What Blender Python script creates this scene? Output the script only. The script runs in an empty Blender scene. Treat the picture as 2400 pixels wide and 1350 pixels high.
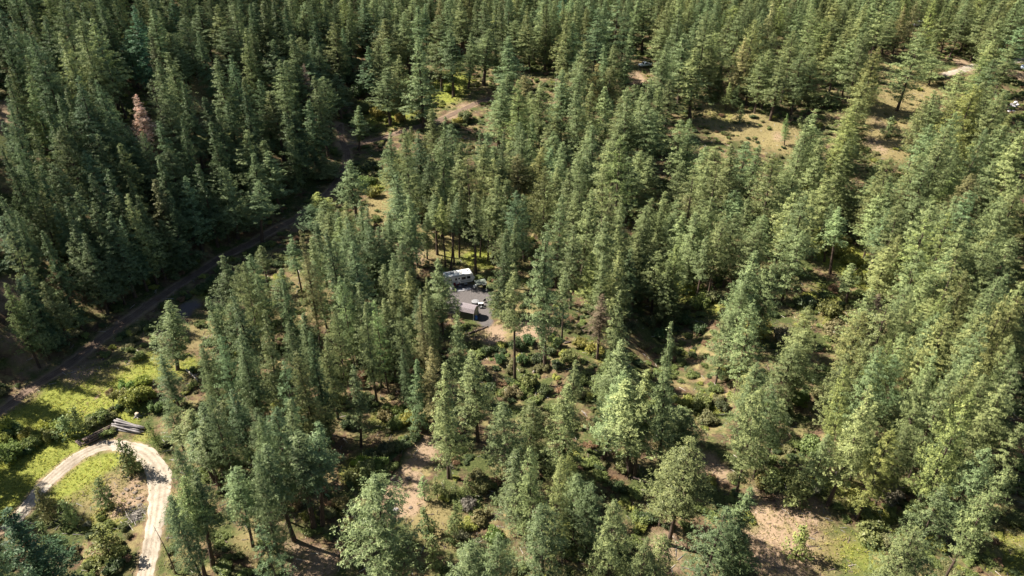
import bpy, math, random
import numpy as np
from mathutils import Vector, Matrix

# ------------------------------------------------------------------ camera, sky, sun, exposure
SC = bpy.context.scene
COL = SC.collection
CAM_H, PITCH, FPX = 85.0, math.radians(31.2), 1650.0
cam_data = bpy.data.cameras.new('camera')
cam_data.sensor_width = 36.0
cam_data.lens = 36.0 * FPX / 2400.0
cam_data.clip_end = 8000.0
cam_data.clip_start = 0.5
cam = bpy.data.objects.new('camera', cam_data)
COL.objects.link(cam)
cam.location = (0, 0, CAM_H)
cam.rotation_euler = (math.pi / 2 - PITCH, 0, 0)
SC.camera = cam

SUN_EL = math.radians(45.0)
SUN_AZ = (-0.95, 0.312)                      # from the scene towards the sun
world = bpy.data.worlds.new('World')
SC.world = world
world.use_nodes = True
wn = world.node_tree
wn.nodes.clear()
w_out = wn.nodes.new('ShaderNodeOutputWorld')
w_bg = wn.nodes.new('ShaderNodeBackground')
w_sky = wn.nodes.new('ShaderNodeTexSky')
w_sky.sky_type = 'NISHITA'
w_sky.sun_disc = False
w_sky.sun_elevation = SUN_EL
w_sky.sun_rotation = math.atan2(SUN_AZ[0], SUN_AZ[1]) % (2 * math.pi)
w_bg.inputs['Strength'].default_value = 0.036
wn.links.new(w_sky.outputs[0], w_bg.inputs[0])
wn.links.new(w_bg.outputs[0], w_out.inputs[0])

sun_data = bpy.data.lights.new('sun', 'SUN')
sun_data.energy = 5.0
sun_data.angle = math.radians(0.55)
sun_data.color = (1.0, 0.92, 0.78)
sun = bpy.data.objects.new('sun', sun_data)
COL.objects.link(sun)
sd = Vector((-SUN_AZ[0] * math.cos(SUN_EL), -SUN_AZ[1] * math.cos(SUN_EL), -math.sin(SUN_EL)))
sun.rotation_euler = sd.to_track_quat('-Z', 'Y').to_euler()
sun.location = (-120, 60, 200)

vs = SC.view_settings
vs.view_transform = 'Standard'
vs.look = 'None'
vs.gamma = 1.0
vs.use_curve_mapping = False
vs.exposure = 1.5
SC.render.engine = 'CYCLES'
SC.cycles.max_bounces = 6
SC.cycles.diffuse_bounces = 3
SC.cycles.transmission_bounces = 4
SC.cycles.transparent_max_bounces = 4

# ------------------------------------------------------------------ terrain
CP, SP = math.cos(PITCH), math.sin(PITCH)


def softplus(v, k=6.0):
    v = np.asarray(v, dtype=float) / k
    return k * np.where(v > 30, v, np.log1p(np.exp(np.minimum(v, 30))))


TRACK_Y = np.array([-500, 60, 98, 145, 178, 213, 260, 330, 500, 2000.0])
TRACK_X = np.array([-160, -118, -93, -77.5, -61, -54, -54, -70, -110, -400.0])


def track_x(y):
    return np.interp(y, TRACK_Y, TRACK_X)


def height(x, y):
    x = np.asarray(x, dtype=float)
    y = np.asarray(y, dtype=float)
    far = 0.17 * softplus(y - 190, 14)
    far = 70 * (1 - np.exp(-far / 70))
    hill = 0.68 * softplus(track_x(y) - 4 - x, 2.0)
    hill = 50 * (1 - np.exp(-hill / 50))
    und = 0.7 * np.sin(x * 0.061 + 0.9) * np.cos(y * 0.047 + 0.4) + 0.35 * np.sin(x * 0.15 + y * 0.11) + 0.22 * np.sin(x * 0.33 - y * 0.27 + 1.0)
    # a draw running away right of the camp, deepened to darken the hollow
    cx = 34 + 0.10 * (y - 110)
    draw = -6.5 * np.exp(-((x - cx) / 10.0) ** 2) * np.exp(-((y - 138) / 42.0) ** 2)
    flat = 1 - np.exp(-(((x + 10) / 13.0) ** 2 + ((y - 137) / 16.0) ** 2))
    return far + hill + und * flat + draw


def ray(px, py):
    u, v = px - 1200.0, py - 675.0
    d = np.array([u / FPX, CP - v / FPX * SP, -(SP + v / FPX * CP)])
    return d


def hit(px, py, h=0.0):
    """ground point below the ray through a photo pixel, h metres above the ground"""
    d = ray(px, py)
    ts = np.linspace(60, 900, 1200)
    X, Y, Z = d[0] * ts, d[1] * ts, CAM_H + d[2] * ts
    f = Z - (height(X, Y) + h)
    i = np.argmax(f < 0)
    if f[i] >= 0:
        i = len(ts) - 1
    if i == 0:
        t = ts[0]
    else:
        a, b = ts[i - 1], ts[i]
        for _ in range(24):
            m = (a + b) / 2
            if CAM_H + d[2] * m - (float(height(d[0] * m, d[1] * m)) + h) < 0:
                b = m
            else:
                a = m
        t = (a + b) / 2
    x, y = d[0] * t, d[1] * t
    return float(x), float(y), float(height(x, y))


def project(x, y, z):
    dy, dz = y, z - CAM_H
    depth = dy * CP - dz * SP
    up = dy * SP + dz * CP
    return 1200 + FPX * x / depth, 675 - FPX * up / depth, depth


# ------------------------------------------------------------------ materials
def mat(name):
    m = bpy.data.materials.new(name)
    m.use_nodes = True
    nt = m.node_tree
    nt.nodes.clear()
    out = nt.nodes.new('ShaderNodeOutputMaterial')
    return m, nt, out


def N(nt, kind, **inp):
    n = nt.nodes.new(kind)
    for k, v in inp.items():
        if k in n.inputs:
            n.inputs[k].default_value = v
        else:
            setattr(n, k, v)
    return n


def simple_mat(name, col, rough=0.7, noise=0.25, scale=3.0, metallic=0.0, bump=0.0):
    m, nt, out = mat(name)
    p = N(nt, 'ShaderNodeBsdfPrincipled', Roughness=rough, Metallic=metallic)
    tc = N(nt, 'ShaderNodeTexCoord')
    no = N(nt, 'ShaderNodeTexNoise', Scale=scale, Detail=5.0, Roughness=0.65)
    nt.links.new(tc.outputs['Object'], no.inputs['Vector'])
    r = N(nt, 'ShaderNodeValToRGB')
    c = np.array(col)
    r.color_ramp.elements[0].position = 0.3
    r.color_ramp.elements[1].position = 0.7
    r.color_ramp.elements[0].color = (*np.clip(c * (1 - noise), 0, 1), 1)
    r.color_ramp.elements[1].color = (*np.clip(c * (1 + noise), 0, 1), 1)
    nt.links.new(no.outputs['Fac'], r.inputs[0])
    nt.links.new(r.outputs[0], p.inputs['Base Color'])
    if bump:
        b = N(nt, 'ShaderNodeBump', Strength=bump, Distance=0.05)
        nt.links.new(no.outputs['Fac'], b.inputs['Height'])
        nt.links.new(b.outputs[0], p.inputs['Normal'])
    nt.links.new(p.outputs[0], out.inputs[0])
    return m


def foliage_mat(name, gloss=0.12, trans=0.22):
    """leaf colour = the plant's own tint varied spray by spray"""
    m, nt, out = mat(name)
    tint = N(nt, 'ShaderNodeAttribute', attribute_type='INSTANCER', attribute_name='tint')
    sh = N(nt, 'ShaderNodeAttribute', attribute_type='GEOMETRY', attribute_name='spray')
    hsv = N(nt, 'ShaderNodeHueSaturation')
    mr = N(nt, 'ShaderNodeMapRange')
    mr.inputs['To Min'].default_value = 0.62
    mr.inputs['To Max'].default_value = 1.75
    nt.links.new(sh.outputs['Fac'], mr.inputs['Value'])
    nt.links.new(mr.outputs[0], hsv.inputs['Value'])
    mh = N(nt, 'ShaderNodeMapRange')
    mh.inputs['To Min'].default_value = 0.515
    mh.inputs['To Max'].default_value = 0.482
    nt.links.new(sh.outputs['Fac'], mh.inputs['Value'])
    nt.links.new(mh.outputs[0], hsv.inputs['Hue'])
    nt.links.new(tint.outputs['Color'], hsv.inputs['Color'])
    d = N(nt, 'ShaderNodeBsdfDiffuse', Roughness=0.4)
    t = N(nt, 'ShaderNodeBsdfTranslucent')
    g = N(nt, 'ShaderNodeBsdfGlossy', Roughness=0.45)
    g.inputs['Color'].default_value = (0.5, 0.5, 0.48, 1)
    nt.links.new(hsv.outputs[0], d.inputs['Color'])
    nt.links.new(hsv.outputs[0], t.inputs['Color'])
    m1 = N(nt, 'ShaderNodeMixShader', Fac=trans)
    m2 = N(nt, 'ShaderNodeMixShader', Fac=gloss)
    nt.links.new(d.outputs[0], m1.inputs[1])
    nt.links.new(t.outputs[0], m1.inputs[2])
    nt.links.new(m1.outputs[0], m2.inputs[1])
    nt.links.new(g.outputs[0], m2.inputs[2])
    nt.links.new(m2.outputs[0], out.inputs[0])
    return m


M_NEEDLE = foliage_mat('pine_needles', 0.02, 0.25)
M_LEAF = foliage_mat('shrub_leaves', 0.03, 0.4)
M_BARK = simple_mat('pine_bark', (0.075, 0.05, 0.038), 0.9, 0.5, 6.0, bump=0.6)
M_DEADWOOD = simple_mat('weathered_wood', (0.42, 0.38, 0.34), 0.85, 0.35, 5.0, bump=0.4)
M_LOGDARK = simple_mat('dark_log_bark', (0.13, 0.095, 0.085), 0.9, 0.5, 4.0, bump=0.5)
M_LOGGREY = simple_mat('grey_log_wood', (0.20, 0.185, 0.19), 0.85, 0.45, 4.0, bump=0.5)
M_CUT = simple_mat('cut_wood', (0.45, 0.36, 0.26), 0.8, 0.2, 9.0)
M_ROCK = simple_mat('grey_brown_rock', (0.15, 0.12, 0.10), 0.9, 0.4, 3.0, bump=0.7)


def ground_mat():
    m, nt, out = mat('forest_floor')
    L = nt.links.new
    geo = N(nt, 'ShaderNodeNewGeometry')

    def noise(scale, detail=6.0, rough=0.6):
        n = N(nt, 'ShaderNodeTexNoise', Scale=scale, Detail=detail, Roughness=rough)
        L(geo.outputs['Position'], n.inputs['Vector'])
        return n.outputs['Fac']

    def ramp(fac, stops):
        r = N(nt, 'ShaderNodeValToRGB')
        e = r.color_ramp.elements
        while len(e) < len(stops):
            e.new(0.5)
        for el, (p, c) in zip(e, stops):
            el.position = p
            el.color = (*c, 1)
        L(fac, r.inputs[0])
        return r.outputs[0]

    def mixc(fac, a, b):
        n = N(nt, 'ShaderNodeMix', data_type='RGBA')
        L(fac, n.inputs[0])
        L(a, n.inputs[6])
        L(b, n.inputs[7])
        return n.outputs[2]

    n_mid2 = noise(0.16, 5.0, 0.65)
    n_mid, n_fine, n_grit = noise(0.45), noise(2.6, 8, 0.7), noise(9.0, 6, 0.75)
    # needle duff, dry grass and low herbs, mixed by noise
    duff = ramp(n_fine, [(0.3, (0.05, 0.033, 0.023)), (0.55, (0.12, 0.08, 0.052)), (0.75, (0.20, 0.14, 0.09))])
    dry = ramp(n_grit, [(0.3, (0.12, 0.098, 0.045)), (0.55, (0.235, 0.195, 0.095)), (0.75, (0.35, 0.295, 0.16))])
    herb = ramp(n_fine, [(0.3, (0.025, 0.034, 0.013)), (0.55, (0.075, 0.09, 0.032)), (0.75, (0.15, 0.155, 0.06))])
    lush = ramp(n_fine, [(0.28, (0.07, 0.095, 0.02)), (0.52, (0.19, 0.21, 0.045)), (0.75, (0.32, 0.30, 0.095))])
    dirt = ramp(n_grit, [(0.25, (0.15, 0.10, 0.068)), (0.5, (0.27, 0.195, 0.135)), (0.75, (0.38, 0.30, 0.22))])
    grav = ramp(n_grit, [(0.25, (0.05, 0.045, 0.047)), (0.5, (0.11, 0.10, 0.102)), (0.75, (0.21, 0.19, 0.185))])  # gravel darkened: tree shade over the camp is put into its colour

    def mask(attr, nz, soft=0.16):
        a = N(nt, 'ShaderNodeAttribute', attribute_type='GEOMETRY', attribute_name=attr)
        s = N(nt, 'ShaderNodeMath', operation='SUBTRACT')
        L(a.outputs['Fac'], s.inputs[0])
        L(nz, s.inputs[1])
        mr = N(nt, 'ShaderNodeMapRange')
        mr.inputs['From Min'].default_value = -soft
        mr.inputs['From Max'].default_value = soft
        L(s.outputs[0], mr.inputs['Value'])
        return mr.outputs[0]

    def thr(nz, a, b):
        mr = N(nt, 'ShaderNodeMapRange')
        mr.inputs['From Min'].default_value = a
        mr.inputs['From Max'].default_value = b
        L(nz, mr.inputs['Value'])
        return mr.outputs[0]

    mm = N(nt, 'ShaderNodeMath', operation='ADD')
    h1 = N(nt, 'ShaderNodeMath', operation='MULTIPLY')
    h1.inputs[1].default_value = 0.6
    h2 = N(nt, 'ShaderNodeMath', operation='MULTIPLY')
    h2.inputs[1].default_value = 0.4
    L(n_mid, h1.inputs[0])
    L(n_fine, h2.inputs[0])
    L(h1.outputs[0], mm.inputs[0])
    L(h2.outputs[0], mm.inputs[1])
    nz = mm.outputs[0]
    c = mixc(thr(n_mid, 0.46, 0.60), duff, dry)
    c = mixc(thr(n_mid2, 0.44, 0.56), c, herb)
    c = mixc(mask('dryness', nz), c, dry)
    c = mixc(mask('lushness', nz), c, lush)
    dirt = mixc(thr(n_mid2, 0.52, 0.66), dirt, duff)
    dirt = mixc(thr(n_mid, 0.56, 0.68), dirt, dry)
    c = mixc(mask('bareness', nz), c, dirt)
    c = mixc(mask('gravel', nz, 0.12), c, grav)
    p = N(nt, 'ShaderNodeBsdfPrincipled', Roughness=0.95)
    p.inputs['Specular IOR Level'].default_value = 0.1
    L(c, p.inputs['Base Color'])
    b = N(nt, 'ShaderNodeBump', Strength=0.8, Distance=0.18)
    L(n_fine, b.inputs['Height'])
    L(b.outputs[0], p.inputs['Normal'])
    L(p.outputs[0], out.inputs[0])
    return m


def road_mat(name, lo, mid, hi):
    m, nt, out = mat(name)
    L = nt.links.new
    geo = N(nt, 'ShaderNodeNewGeometry')
    n1 = N(nt, 'ShaderNodeTexNoise', Scale=5.0, Detail=8.0, Roughness=0.7)
    n2 = N(nt, 'ShaderNodeTexNoise', Scale=0.5, Detail=5.0, Roughness=0.6)
    L(geo.outputs['Position'], n1.inputs['Vector'])
    L(geo.outputs['Position'], n2.inputs['Vector'])
    a = N(nt, 'ShaderNodeMath', operation='MULTIPLY_ADD')
    a.inputs[1].default_value = 0.55
    L(n2.outputs['Fac'], a.inputs[0])
    q = N(nt, 'ShaderNodeMath', operation='MULTIPLY')
    q.inputs[1].default_value = 0.45
    L(n1.outputs['Fac'], q.inputs[0])
    L(q.outputs[0], a.inputs[2])
    rut = N(nt, 'ShaderNodeAttribute', attribute_type='GEOMETRY', attribute_name='rut')
    s = N(nt, 'ShaderNodeMath', operation='MULTIPLY_ADD')
    s.inputs[1].default_value = -0.15
    L(rut.outputs['Fac'], s.inputs[0])
    L(a.outputs[0], s.inputs[2])
    r = N(nt, 'ShaderNodeValToRGB')
    e = r.color_ramp.elements
    e.new(0.5)
    for el, (p_, c_) in zip(e, [(0.3, lo), (0.48, mid), (0.66, hi)]):
        el.position = p_
        el.color = (*c_, 1)
    L(s.outputs[0], r.inputs[0])
    p = N(nt, 'ShaderNodeBsdfPrincipled', Roughness=0.95)
    p.inputs['Specular IOR Level'].default_value = 0.1
    L(r.outputs[0], p.inputs['Base Color'])
    b = N(nt, 'ShaderNodeBump', Strength=0.5, Distance=0.06)
    L(n1.outputs['Fac'], b.inputs['Height'])
    L(b.outputs[0], p.inputs['Normal'])
    L(p.outputs[0], out.inputs[0])
    return m


# ------------------------------------------------------------------ mesh helpers
def np_mesh(name, verts, quads=None, tris=None, mats=(), midx=None, attrs=None, smooth=False, colattrs=None):
    """mesh from numpy arrays; quads (n,4) and/or tris (m,3)"""
    me = bpy.data.meshes.new(name)
    verts = np.asarray(verts, dtype=np.float32).reshape(-1, 3)
    loops, starts, totals = [], [], []
    off = 0
    if quads is not None and len(quads):
        q = np.asarray(quads, dtype=np.int32)
        loops.append(q.ravel())
        starts.append(off + np.arange(len(q), dtype=np.int32) * 4)
        totals.append(np.full(len(q), 4, dtype=np.int32))
        off += q.size
    if tris is not None and len(tris):
        t = np.asarray(tris, dtype=np.int32)
        loops.append(t.ravel())
        starts.append(off + np.arange(len(t), dtype=np.int32) * 3)
        totals.append(np.full(len(t), 3, dtype=np.int32))
    loops, starts, totals = np.concatenate(loops), np.concatenate(starts), np.concatenate(totals)
    me.vertices.add(len(verts))
    me.vertices.foreach_set('co', verts.ravel())
    me.loops.add(len(loops))
    me.loops.foreach_set('vertex_index', loops)
    me.polygons.add(len(starts))
    me.polygons.foreach_set('loop_start', starts)
    me.polygons.foreach_set('loop_total', totals)
    for m in mats:
        me.materials.append(m)
    if midx is not None:
        me.polygons.foreach_set('material_index', np.asarray(midx, dtype=np.int32))
    me.polygons.foreach_set('use_smooth', np.full(len(starts), smooth, dtype=bool))
    for k, (dom, vals) in (attrs or {}).items():
        at = me.attributes.new(k, 'FLOAT', dom)
        at.data.foreach_set('value', np.asarray(vals, dtype=np.float32))
    me.update(calc_edges=True)
    me.validate()
    return me


class MB:
    """collects boxes, tubes and faces into one mesh"""

    def __init__(self):
        self.v, self.f, self.m, self.mats = [], [], [], []

    def mi(self, m):
        if m not in self.mats:
            self.mats.append(m)
        return self.mats.index(m)

    def face(self, pts, m):
        n = len(self.v)
        self.v += [tuple(p) for p in pts]
        self.f.append(tuple(range(n, n + len(pts))))
        self.m.append(self.mi(m))

    def box(self, c, s, m, rz=0.0, taper=1.0):
        x, y, z = c
        a, b, h = s[0] / 2, s[1] / 2, s[2] / 2
        n = len(self.v)
        cr, sr = math.cos(rz), math.sin(rz)
        for dz, k in ((-h, 1.0), (h, taper)):
            for dx, dy in ((-a, -b), (a, -b), (a, b), (-a, b)):
                dx, dy = dx * k, dy * k
                self.v.append((x + dx * cr - dy * sr, y + dx * sr + dy * cr, z + dz))
        for q in ((0, 3, 2, 1), (4, 5, 6, 7), (0, 1, 5, 4), (1, 2, 6, 5), (2, 3, 7, 6), (3, 0, 4, 7)):
            self.f.append(tuple(n + i for i in q))
            self.m.append(self.mi(m))

    def tube(self, pts, rad, m, sides=6, cap=True, capm=None):
        pts = [Vector(p) for p in pts]
        n0 = len(self.v)
        k = len(pts)
        for i, p in enumerate(pts):
            t = (pts[min(i + 1, k - 1)] - pts[max(i - 1, 0)])
            t = t.normalized() if t.length > 1e-9 else Vector((0, 0, 1))
            ref = Vector((0, 0, 1)) if abs(t.z) < 0.9 else Vector((1, 0, 0))
            a = t.cross(ref).normalized()
            b = t.cross(a)
            r = rad[i] if hasattr(rad, '__len__') else rad
            for j in range(sides):
                w = 2 * math.pi * j / sides
                self.v.append(tuple(p + a * (r * math.cos(w)) + b * (r * math.sin(w))))
        for i in range(k - 1):
            for j in range(sides):
                a_, b_ = n0 + i * sides + j, n0 + i * sides + (j + 1) % sides
                self.f.append((a_, a_ + sides, b_ + sides, b_))
                self.m.append(self.mi(m))
        if cap:
            cm = self.mi(capm or m)
            self.f.append(tuple(n0 + j for j in range(sides)))
            self.m.append(cm)
            self.f.append(tuple(n0 + (k - 1) * sides + j for j in reversed(range(sides))))
            self.m.append(cm)

    def prism(self, poly, y0, y1, m, endm=None):
        """polygon in x-z pushed along y"""
        n = len(poly)
        n0 = len(self.v)
        for y in (y0, y1):
            for x, z in poly:
                self.v.append((x, y, z))
        for i in range(n):
            j = (i + 1) % n
            self.f.append((n0 + i, n0 + j, n0 + n + j, n0 + n + i))
            self.m.append(self.mi(m))
        e = self.mi(endm or m)
        self.f.append(tuple(n0 + i for i in reversed(range(n))))
        self.m.append(e)
        self.f.append(tuple(n0 + n + i for i in range(n)))
        self.m.append(e)

    def mesh(self, name, smooth=False):
        me = bpy.data.meshes.new(name)
        me.from_pydata(self.v, [], self.f)
        for m in self.mats:
            me.materials.append(m)
        me.polygons.foreach_set('material_index', self.m)
        me.polygons.foreach_set('use_smooth', [smooth] * len(self.f))
        me.update()
        return me

    def build(self, name, parent=None, smooth=False):
        return link(name, self.mesh(name, smooth), parent)


def link(name, data, parent=None):
    o = bpy.data.objects.new(name, data)
    COL.objects.link(o)
    if parent is not None:
        o.parent = parent
    return o


def thing(name, label, cat, loc=(0, 0, 0), rz=0.0, group=None, data=None):
    o = bpy.data.objects.new(name, data)
    COL.objects.link(o)
    o.location = loc
    o.rotation_euler = (0, 0, rz)
    o['label'] = label
    o['category'] = cat
    if group:
        o['group'] = group
    return o


def structure(o):
    o['kind'] = 'structure'
    return o


def stuff(o, label=None, cat=None):
    o['kind'] = 'stuff'
    if label:
        o['label'] = label
    if cat:
        o['category'] = cat
    return o


# ------------------------------------------------------------------ ground
# painted by what covers it: (photo pixel x, y, radius in photo pixels, strength)
LUSH = [(150, 950, 70, .9), (60, 1010, 70, .9), (110, 1060, 60, 1), (40, 1110, 70, 1), (170, 1040, 40, .9), (250, 950, 60, .8), (300, 975, 40, .7),
        (200, 1108, 50, .78), (255, 1082, 36, .78), (150, 1150, 44, .65), (215, 1150, 40, .5), (240, 1215, 50, .5), (20, 1180, 50, .9), (290, 900, 60, .7), (340, 870, 50, .7), (330, 1030, 30, .6),
        (1960, 595, 55, 1), (2010, 640, 45, .95), (1930, 560, 40, .9), (1050, 205, 55, .8), (1075, 190, 40, .7), (930, 265, 50, .7), (880, 270, 40, .6),
        (1120, 605, 45, .75), (1060, 590, 40, .55), (1380, 815, 40, .52), (1410, 840, 30, .55), (1620, 690, 40, .6), (1670, 720, 40, .58), (960, 985, 60, .6), (900, 975, 50, .5),
        (2080, 1240, 80, .5), (2010, 1300, 80, .5), (1980, 1160, 50, .48), (2340, 1280, 90, .5), (1640, 960, 60, .55), (1690, 270, 50, .45), (850, 1100, 60, .7),
        (260, 1225, 50, .55), (1950, 700, 60, .5), (2200, 900, 90, .4), (1770, 770, 50, .55), (430, 860, 40, .6), (480, 690, 30, .5), (880, 440, 30, .6), (1960, 760, 40, .6)]
DRY = [(1690, 275, 60, 1), (1660, 250, 40, .9), (1760, 295, 60, .9), (1830, 318, 50, 1), (2060, 320, 60, 1), (2085, 280, 60, 1), (2190, 195, 50, .9), (2130, 190, 60, .9), (2090, 165, 40, .9), (2140, 260, 60, .9), (1040, 570, 60, .7), (980, 540, 70, .6), (890, 480, 35, .9),
       (470, 215, 40, .8), (450, 235, 30, .8), (820, 110, 25, .9), (230, 920, 50, .9), (260, 905, 40, .9), (1240, 700, 40, .8), (1250, 730, 30, .8), (1210, 600, 50, .6), (1860, 1240, 120, .6),
       (470, 780, 60, .6), (560, 900, 80, .5), (700, 700, 120, .5), (860, 560, 120, .5), (1080, 660, 90, .6), (250, 1150, 80, .6), (600, 1250, 60, .6), (1010, 1220, 70, .7), (1050, 1250, 60, .6), (430, 1300, 60, .5)]
BARE = [(945, 1150, 55, 1), (960, 1180, 40, 1), (985, 1070, 40, .85), (1000, 1045, 35, .8), (960, 1105, 30, .8), (920, 1200, 30, .9), (1850, 1220, 70, .95), (1800, 1180, 50, .95), (1830, 1290, 70, 1), (1760, 1290, 60, .85), (1900, 1180, 40, .75),
        (1650, 1080, 45, .8), (1680, 1100, 40, .7), (730, 1330, 60, .85), (690, 1300, 50, .6), (1240, 770, 40, .8), (1160, 785, 40, .75), (1290, 780, 30, .7), (250, 1158, 32, .66), (305, 1165, 34, .85), (285, 1192, 30, .75), (318, 1130, 22, .65),
        (985, 590, 35, .6), (950, 570, 30, .6), (810, 335, 25, .9), (1085, 257, 18, .75), (1060, 270, 16, .7), (2050, 340, 26, .7), (2060, 290, 26, .55), (1830, 322, 22, .6), (2270, 155, 24, .9), (2320, 145, 24, .8), (2380, 175, 24, .8), (2240, 36, 20, .8), (2310, 35, 20, .8),
        (15, 690, 30, .75), (30, 790, 30, .6), (80, 840, 40, .6), (190, 875, 36, .7), (15, 270, 30, .9), (50, 285, 30, .8), (90, 290, 14, 1), (700, 530, 40, .5), (1220, 1180, 60, .5), (1560, 1290, 60, .7), (1250, 1290, 60, .5), (640, 1240, 50, .5), (230, 930, 8, .8), (1490, 185, 20, 1), (1550, 190, 20, .8), (1300, 235, 15, .8)]
GRAV = [(1100, 690, 32, 1), (1085, 720, 30, 1), (1128, 735, 26, 1), (1120, 700, 36, 1), (1060, 715, 25, 1), (1070, 680, 30, .95), (1140, 755, 18, .9), (430, 735, 24, .7), (445, 718, 24, .7)]


def blobs(lst, X, Y, soft=1.0):
    v = np.zeros(X.shape)
    for px, py, r, s in lst:
        x, y, z = hit(px, py)
        d = math.sqrt(x * x + y * y + (CAM_H - z) ** 2)
        rx = r * d / FPX
        ry = rx * min(1.9, d / max(CAM_H - z, 20) * 0.8)
        q = ((X - x) / rx) ** 2 + ((Y - y) / ry) ** 2
        v = np.maximum(v, s * np.exp(-0.9 * q ** 1.3))
    return v


def axis(lo, hi, step, far):
    core = np.arange(lo, hi + 1e-6, step)
    out_hi, out_lo, s, a, b = [], [], step, hi, lo
    while a < far:
        s *= 1.35
        a += s
        b -= s
        out_hi.append(a)
        out_lo.append(b)
    return np.array(out_lo[::-1] + list(core) + out_hi)


gx, gy = axis(-290, 290, 0.95, 3500), axis(35, 400, 0.95, 3500)
GX, GY = np.meshgrid(gx, gy)
GZ = height(GX, GY)
nx, ny = len(gx), len(gy)
ii = (np.arange(ny - 1)[:, None] * nx + np.arange(nx - 1)[None, :]).ravel()
gq = np.stack([ii, ii + 1, ii + nx + 1, ii + nx], 1)
# distance to the two tracks lays a bare verge under them
ROAD_PX = [(20, 1240), (60, 1190), (110, 1132), (165, 1085), (215, 1055), (262, 1043), (310, 1050), (350, 1075), (370, 1110), (374, 1150), (368, 1200), (360, 1250), (350, 1300), (340, 1350), (330, 1400)]
TRACK_PX = [(-40, 985), (20, 950), (80, 905), (160, 855), (230, 800), (300, 750), (370, 700), (440, 655), (510, 610), (580, 575), (640, 540), (705, 505), (765, 455), (800, 410), (815, 365), (800, 325), (795, 290)]
SPUR_PX = [(815, 345), (850, 335), (890, 325), (930, 312), (1000, 292), (1060, 268), (1110, 245), (1150, 232)]
FAR_PX = [(2210, 175), (2250, 166), (2300, 152), (2350, 150), (2400, 140), (2460, 132)]


def spline(pts, step):
    P = [Vector(p) for p in pts]
    res = []
    for i in range(len(P) - 1):
        p0, p1, p2, p3 = P[max(i - 1, 0)], P[i], P[i + 1], P[min(i + 2, len(P) - 1)]
        n = max(2, int((p2 - p1).length / step))
        for j in range(n):
            t = j / n
            res.append(0.5 * ((2 * p1) + (p2 - p0) * t + (2 * p0 - 5 * p1 + 4 * p2 - p3) * t * t + (3 * p1 - p0 - 3 * p2 + p3) * t ** 3))
    res.append(P[-1])
    return res


def path3(px_list, step=0.6):
    return spline([(hit(a, b)[0], hit(a, b)[1]) for a, b in px_list], step)


ROADS = {'loop': path3(ROAD_PX), 'track': path3(TRACK_PX), 'spur': path3(SPUR_PX), 'far': path3(FAR_PX)}


def road_dist(X, Y, which):
    d = np.full(np.shape(X), 1e9)
    for k in which:
        for p in ROADS[k][::2]:
            d = np.minimum(d, np.hypot(X - p.x, Y - p.y))
    return d


inner = (np.abs(GX) < 291) & (GY > 34) & (GY < 401)
vals = {}
for nm, lst in (('lushness', LUSH), ('dryness', DRY), ('bareness', BARE), ('gravel', GRAV)):
    a = np.zeros(GX.shape)
    a[inner] = blobs(lst, GX[inner], GY[inner])
    vals[nm] = a
a = vals['bareness']
dl = road_dist(GX[inner], GY[inner], ('loop', 'track', 'spur', 'far'))
a[inner] = np.maximum(a[inner], 0.62 * np.exp(-(np.maximum(dl - 1.2, 0) / 0.9) ** 2))
M_GROUND = ground_mat()
gme = np_mesh('ground', np.stack([GX, GY, GZ], -1), gq, mats=[M_GROUND], smooth=True, attrs={k: ('POINT', v.ravel()) for k, v in vals.items()})
structure(link('ground', gme))


def ribbon(name, path, w, m, lift, rnd, rut_at=None):
    rs = np.random.RandomState(rnd)
    n = len(path)
    cols = 13
    jl = np.cumsum(rs.normal(0, 0.06, n))
    jl = (jl - np.convolve(jl, np.ones(15) / 15, 'same')) + rs.normal(0, 0.09, n)
    jr = np.cumsum(rs.normal(0, 0.09, n))
    jr = (jr - np.convolve(jr, np.ones(15) / 15, 'same')) + rs.normal(0, 0.09, n)
    V, R = [], []
    for i, p in enumerate(path):
        t = path[min(i + 1, n - 1)] - path[max(i - 1, 0)]
        nn = Vector((-t.y, t.x)).normalized()
        wi = w if not callable(w) else w(i / (n - 1))
        lo, hi = -wi / 2 + jl[i], wi / 2 + jr[i]
        for c in range(cols):
            o = lo + (hi - lo) * c / (cols - 1)
            q = p + nn * o
            edge = min(c, cols - 1 - c)
            z = float(height(q.x, q.y))
            V.append((q.x, q.y, z))
            u = abs(o) / wi
            R.append(max(math.exp(-((u - 0.27) / 0.05) ** 2), 0.9 * math.exp(-((u - 0.02) / 0.05) ** 2)) if edge else 0.6)
    V = np.array(V)
    # settle on the ground sheet's own triangles
    fx = np.clip(np.searchsorted(gx, V[:, 0]) - 1, 0, nx - 2)
    fy = np.clip(np.searchsorted(gy, V[:, 1]) - 1, 0, ny - 2)
    u = (V[:, 0] - gx[fx]) / (gx[fx + 1] - gx[fx])
    v = (V[:, 1] - gy[fy]) / (gy[fy + 1] - gy[fy])
    z = (1 - u) * (1 - v) * GZ[fy, fx] + u * (1 - v) * GZ[fy, fx + 1] + (1 - u) * v * GZ[fy + 1, fx] + u * v * GZ[fy + 1, fx + 1]
    e = np.tile(np.minimum(np.arange(cols), cols - 1 - np.arange(cols)), n)
    V[:, 2] = z + np.where(e == 0, -0.03, lift)
    k = (np.arange(n - 1)[:, None] * cols + np.arange(cols - 1)[None, :]).ravel()
    q = np.stack([k, k + cols, k + cols + 1, k + 1], 1)
    return structure(link(name, np_mesh(name, V, q, mats=[m], smooth=True, attrs={'rut': ('POINT', R)})))


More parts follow.
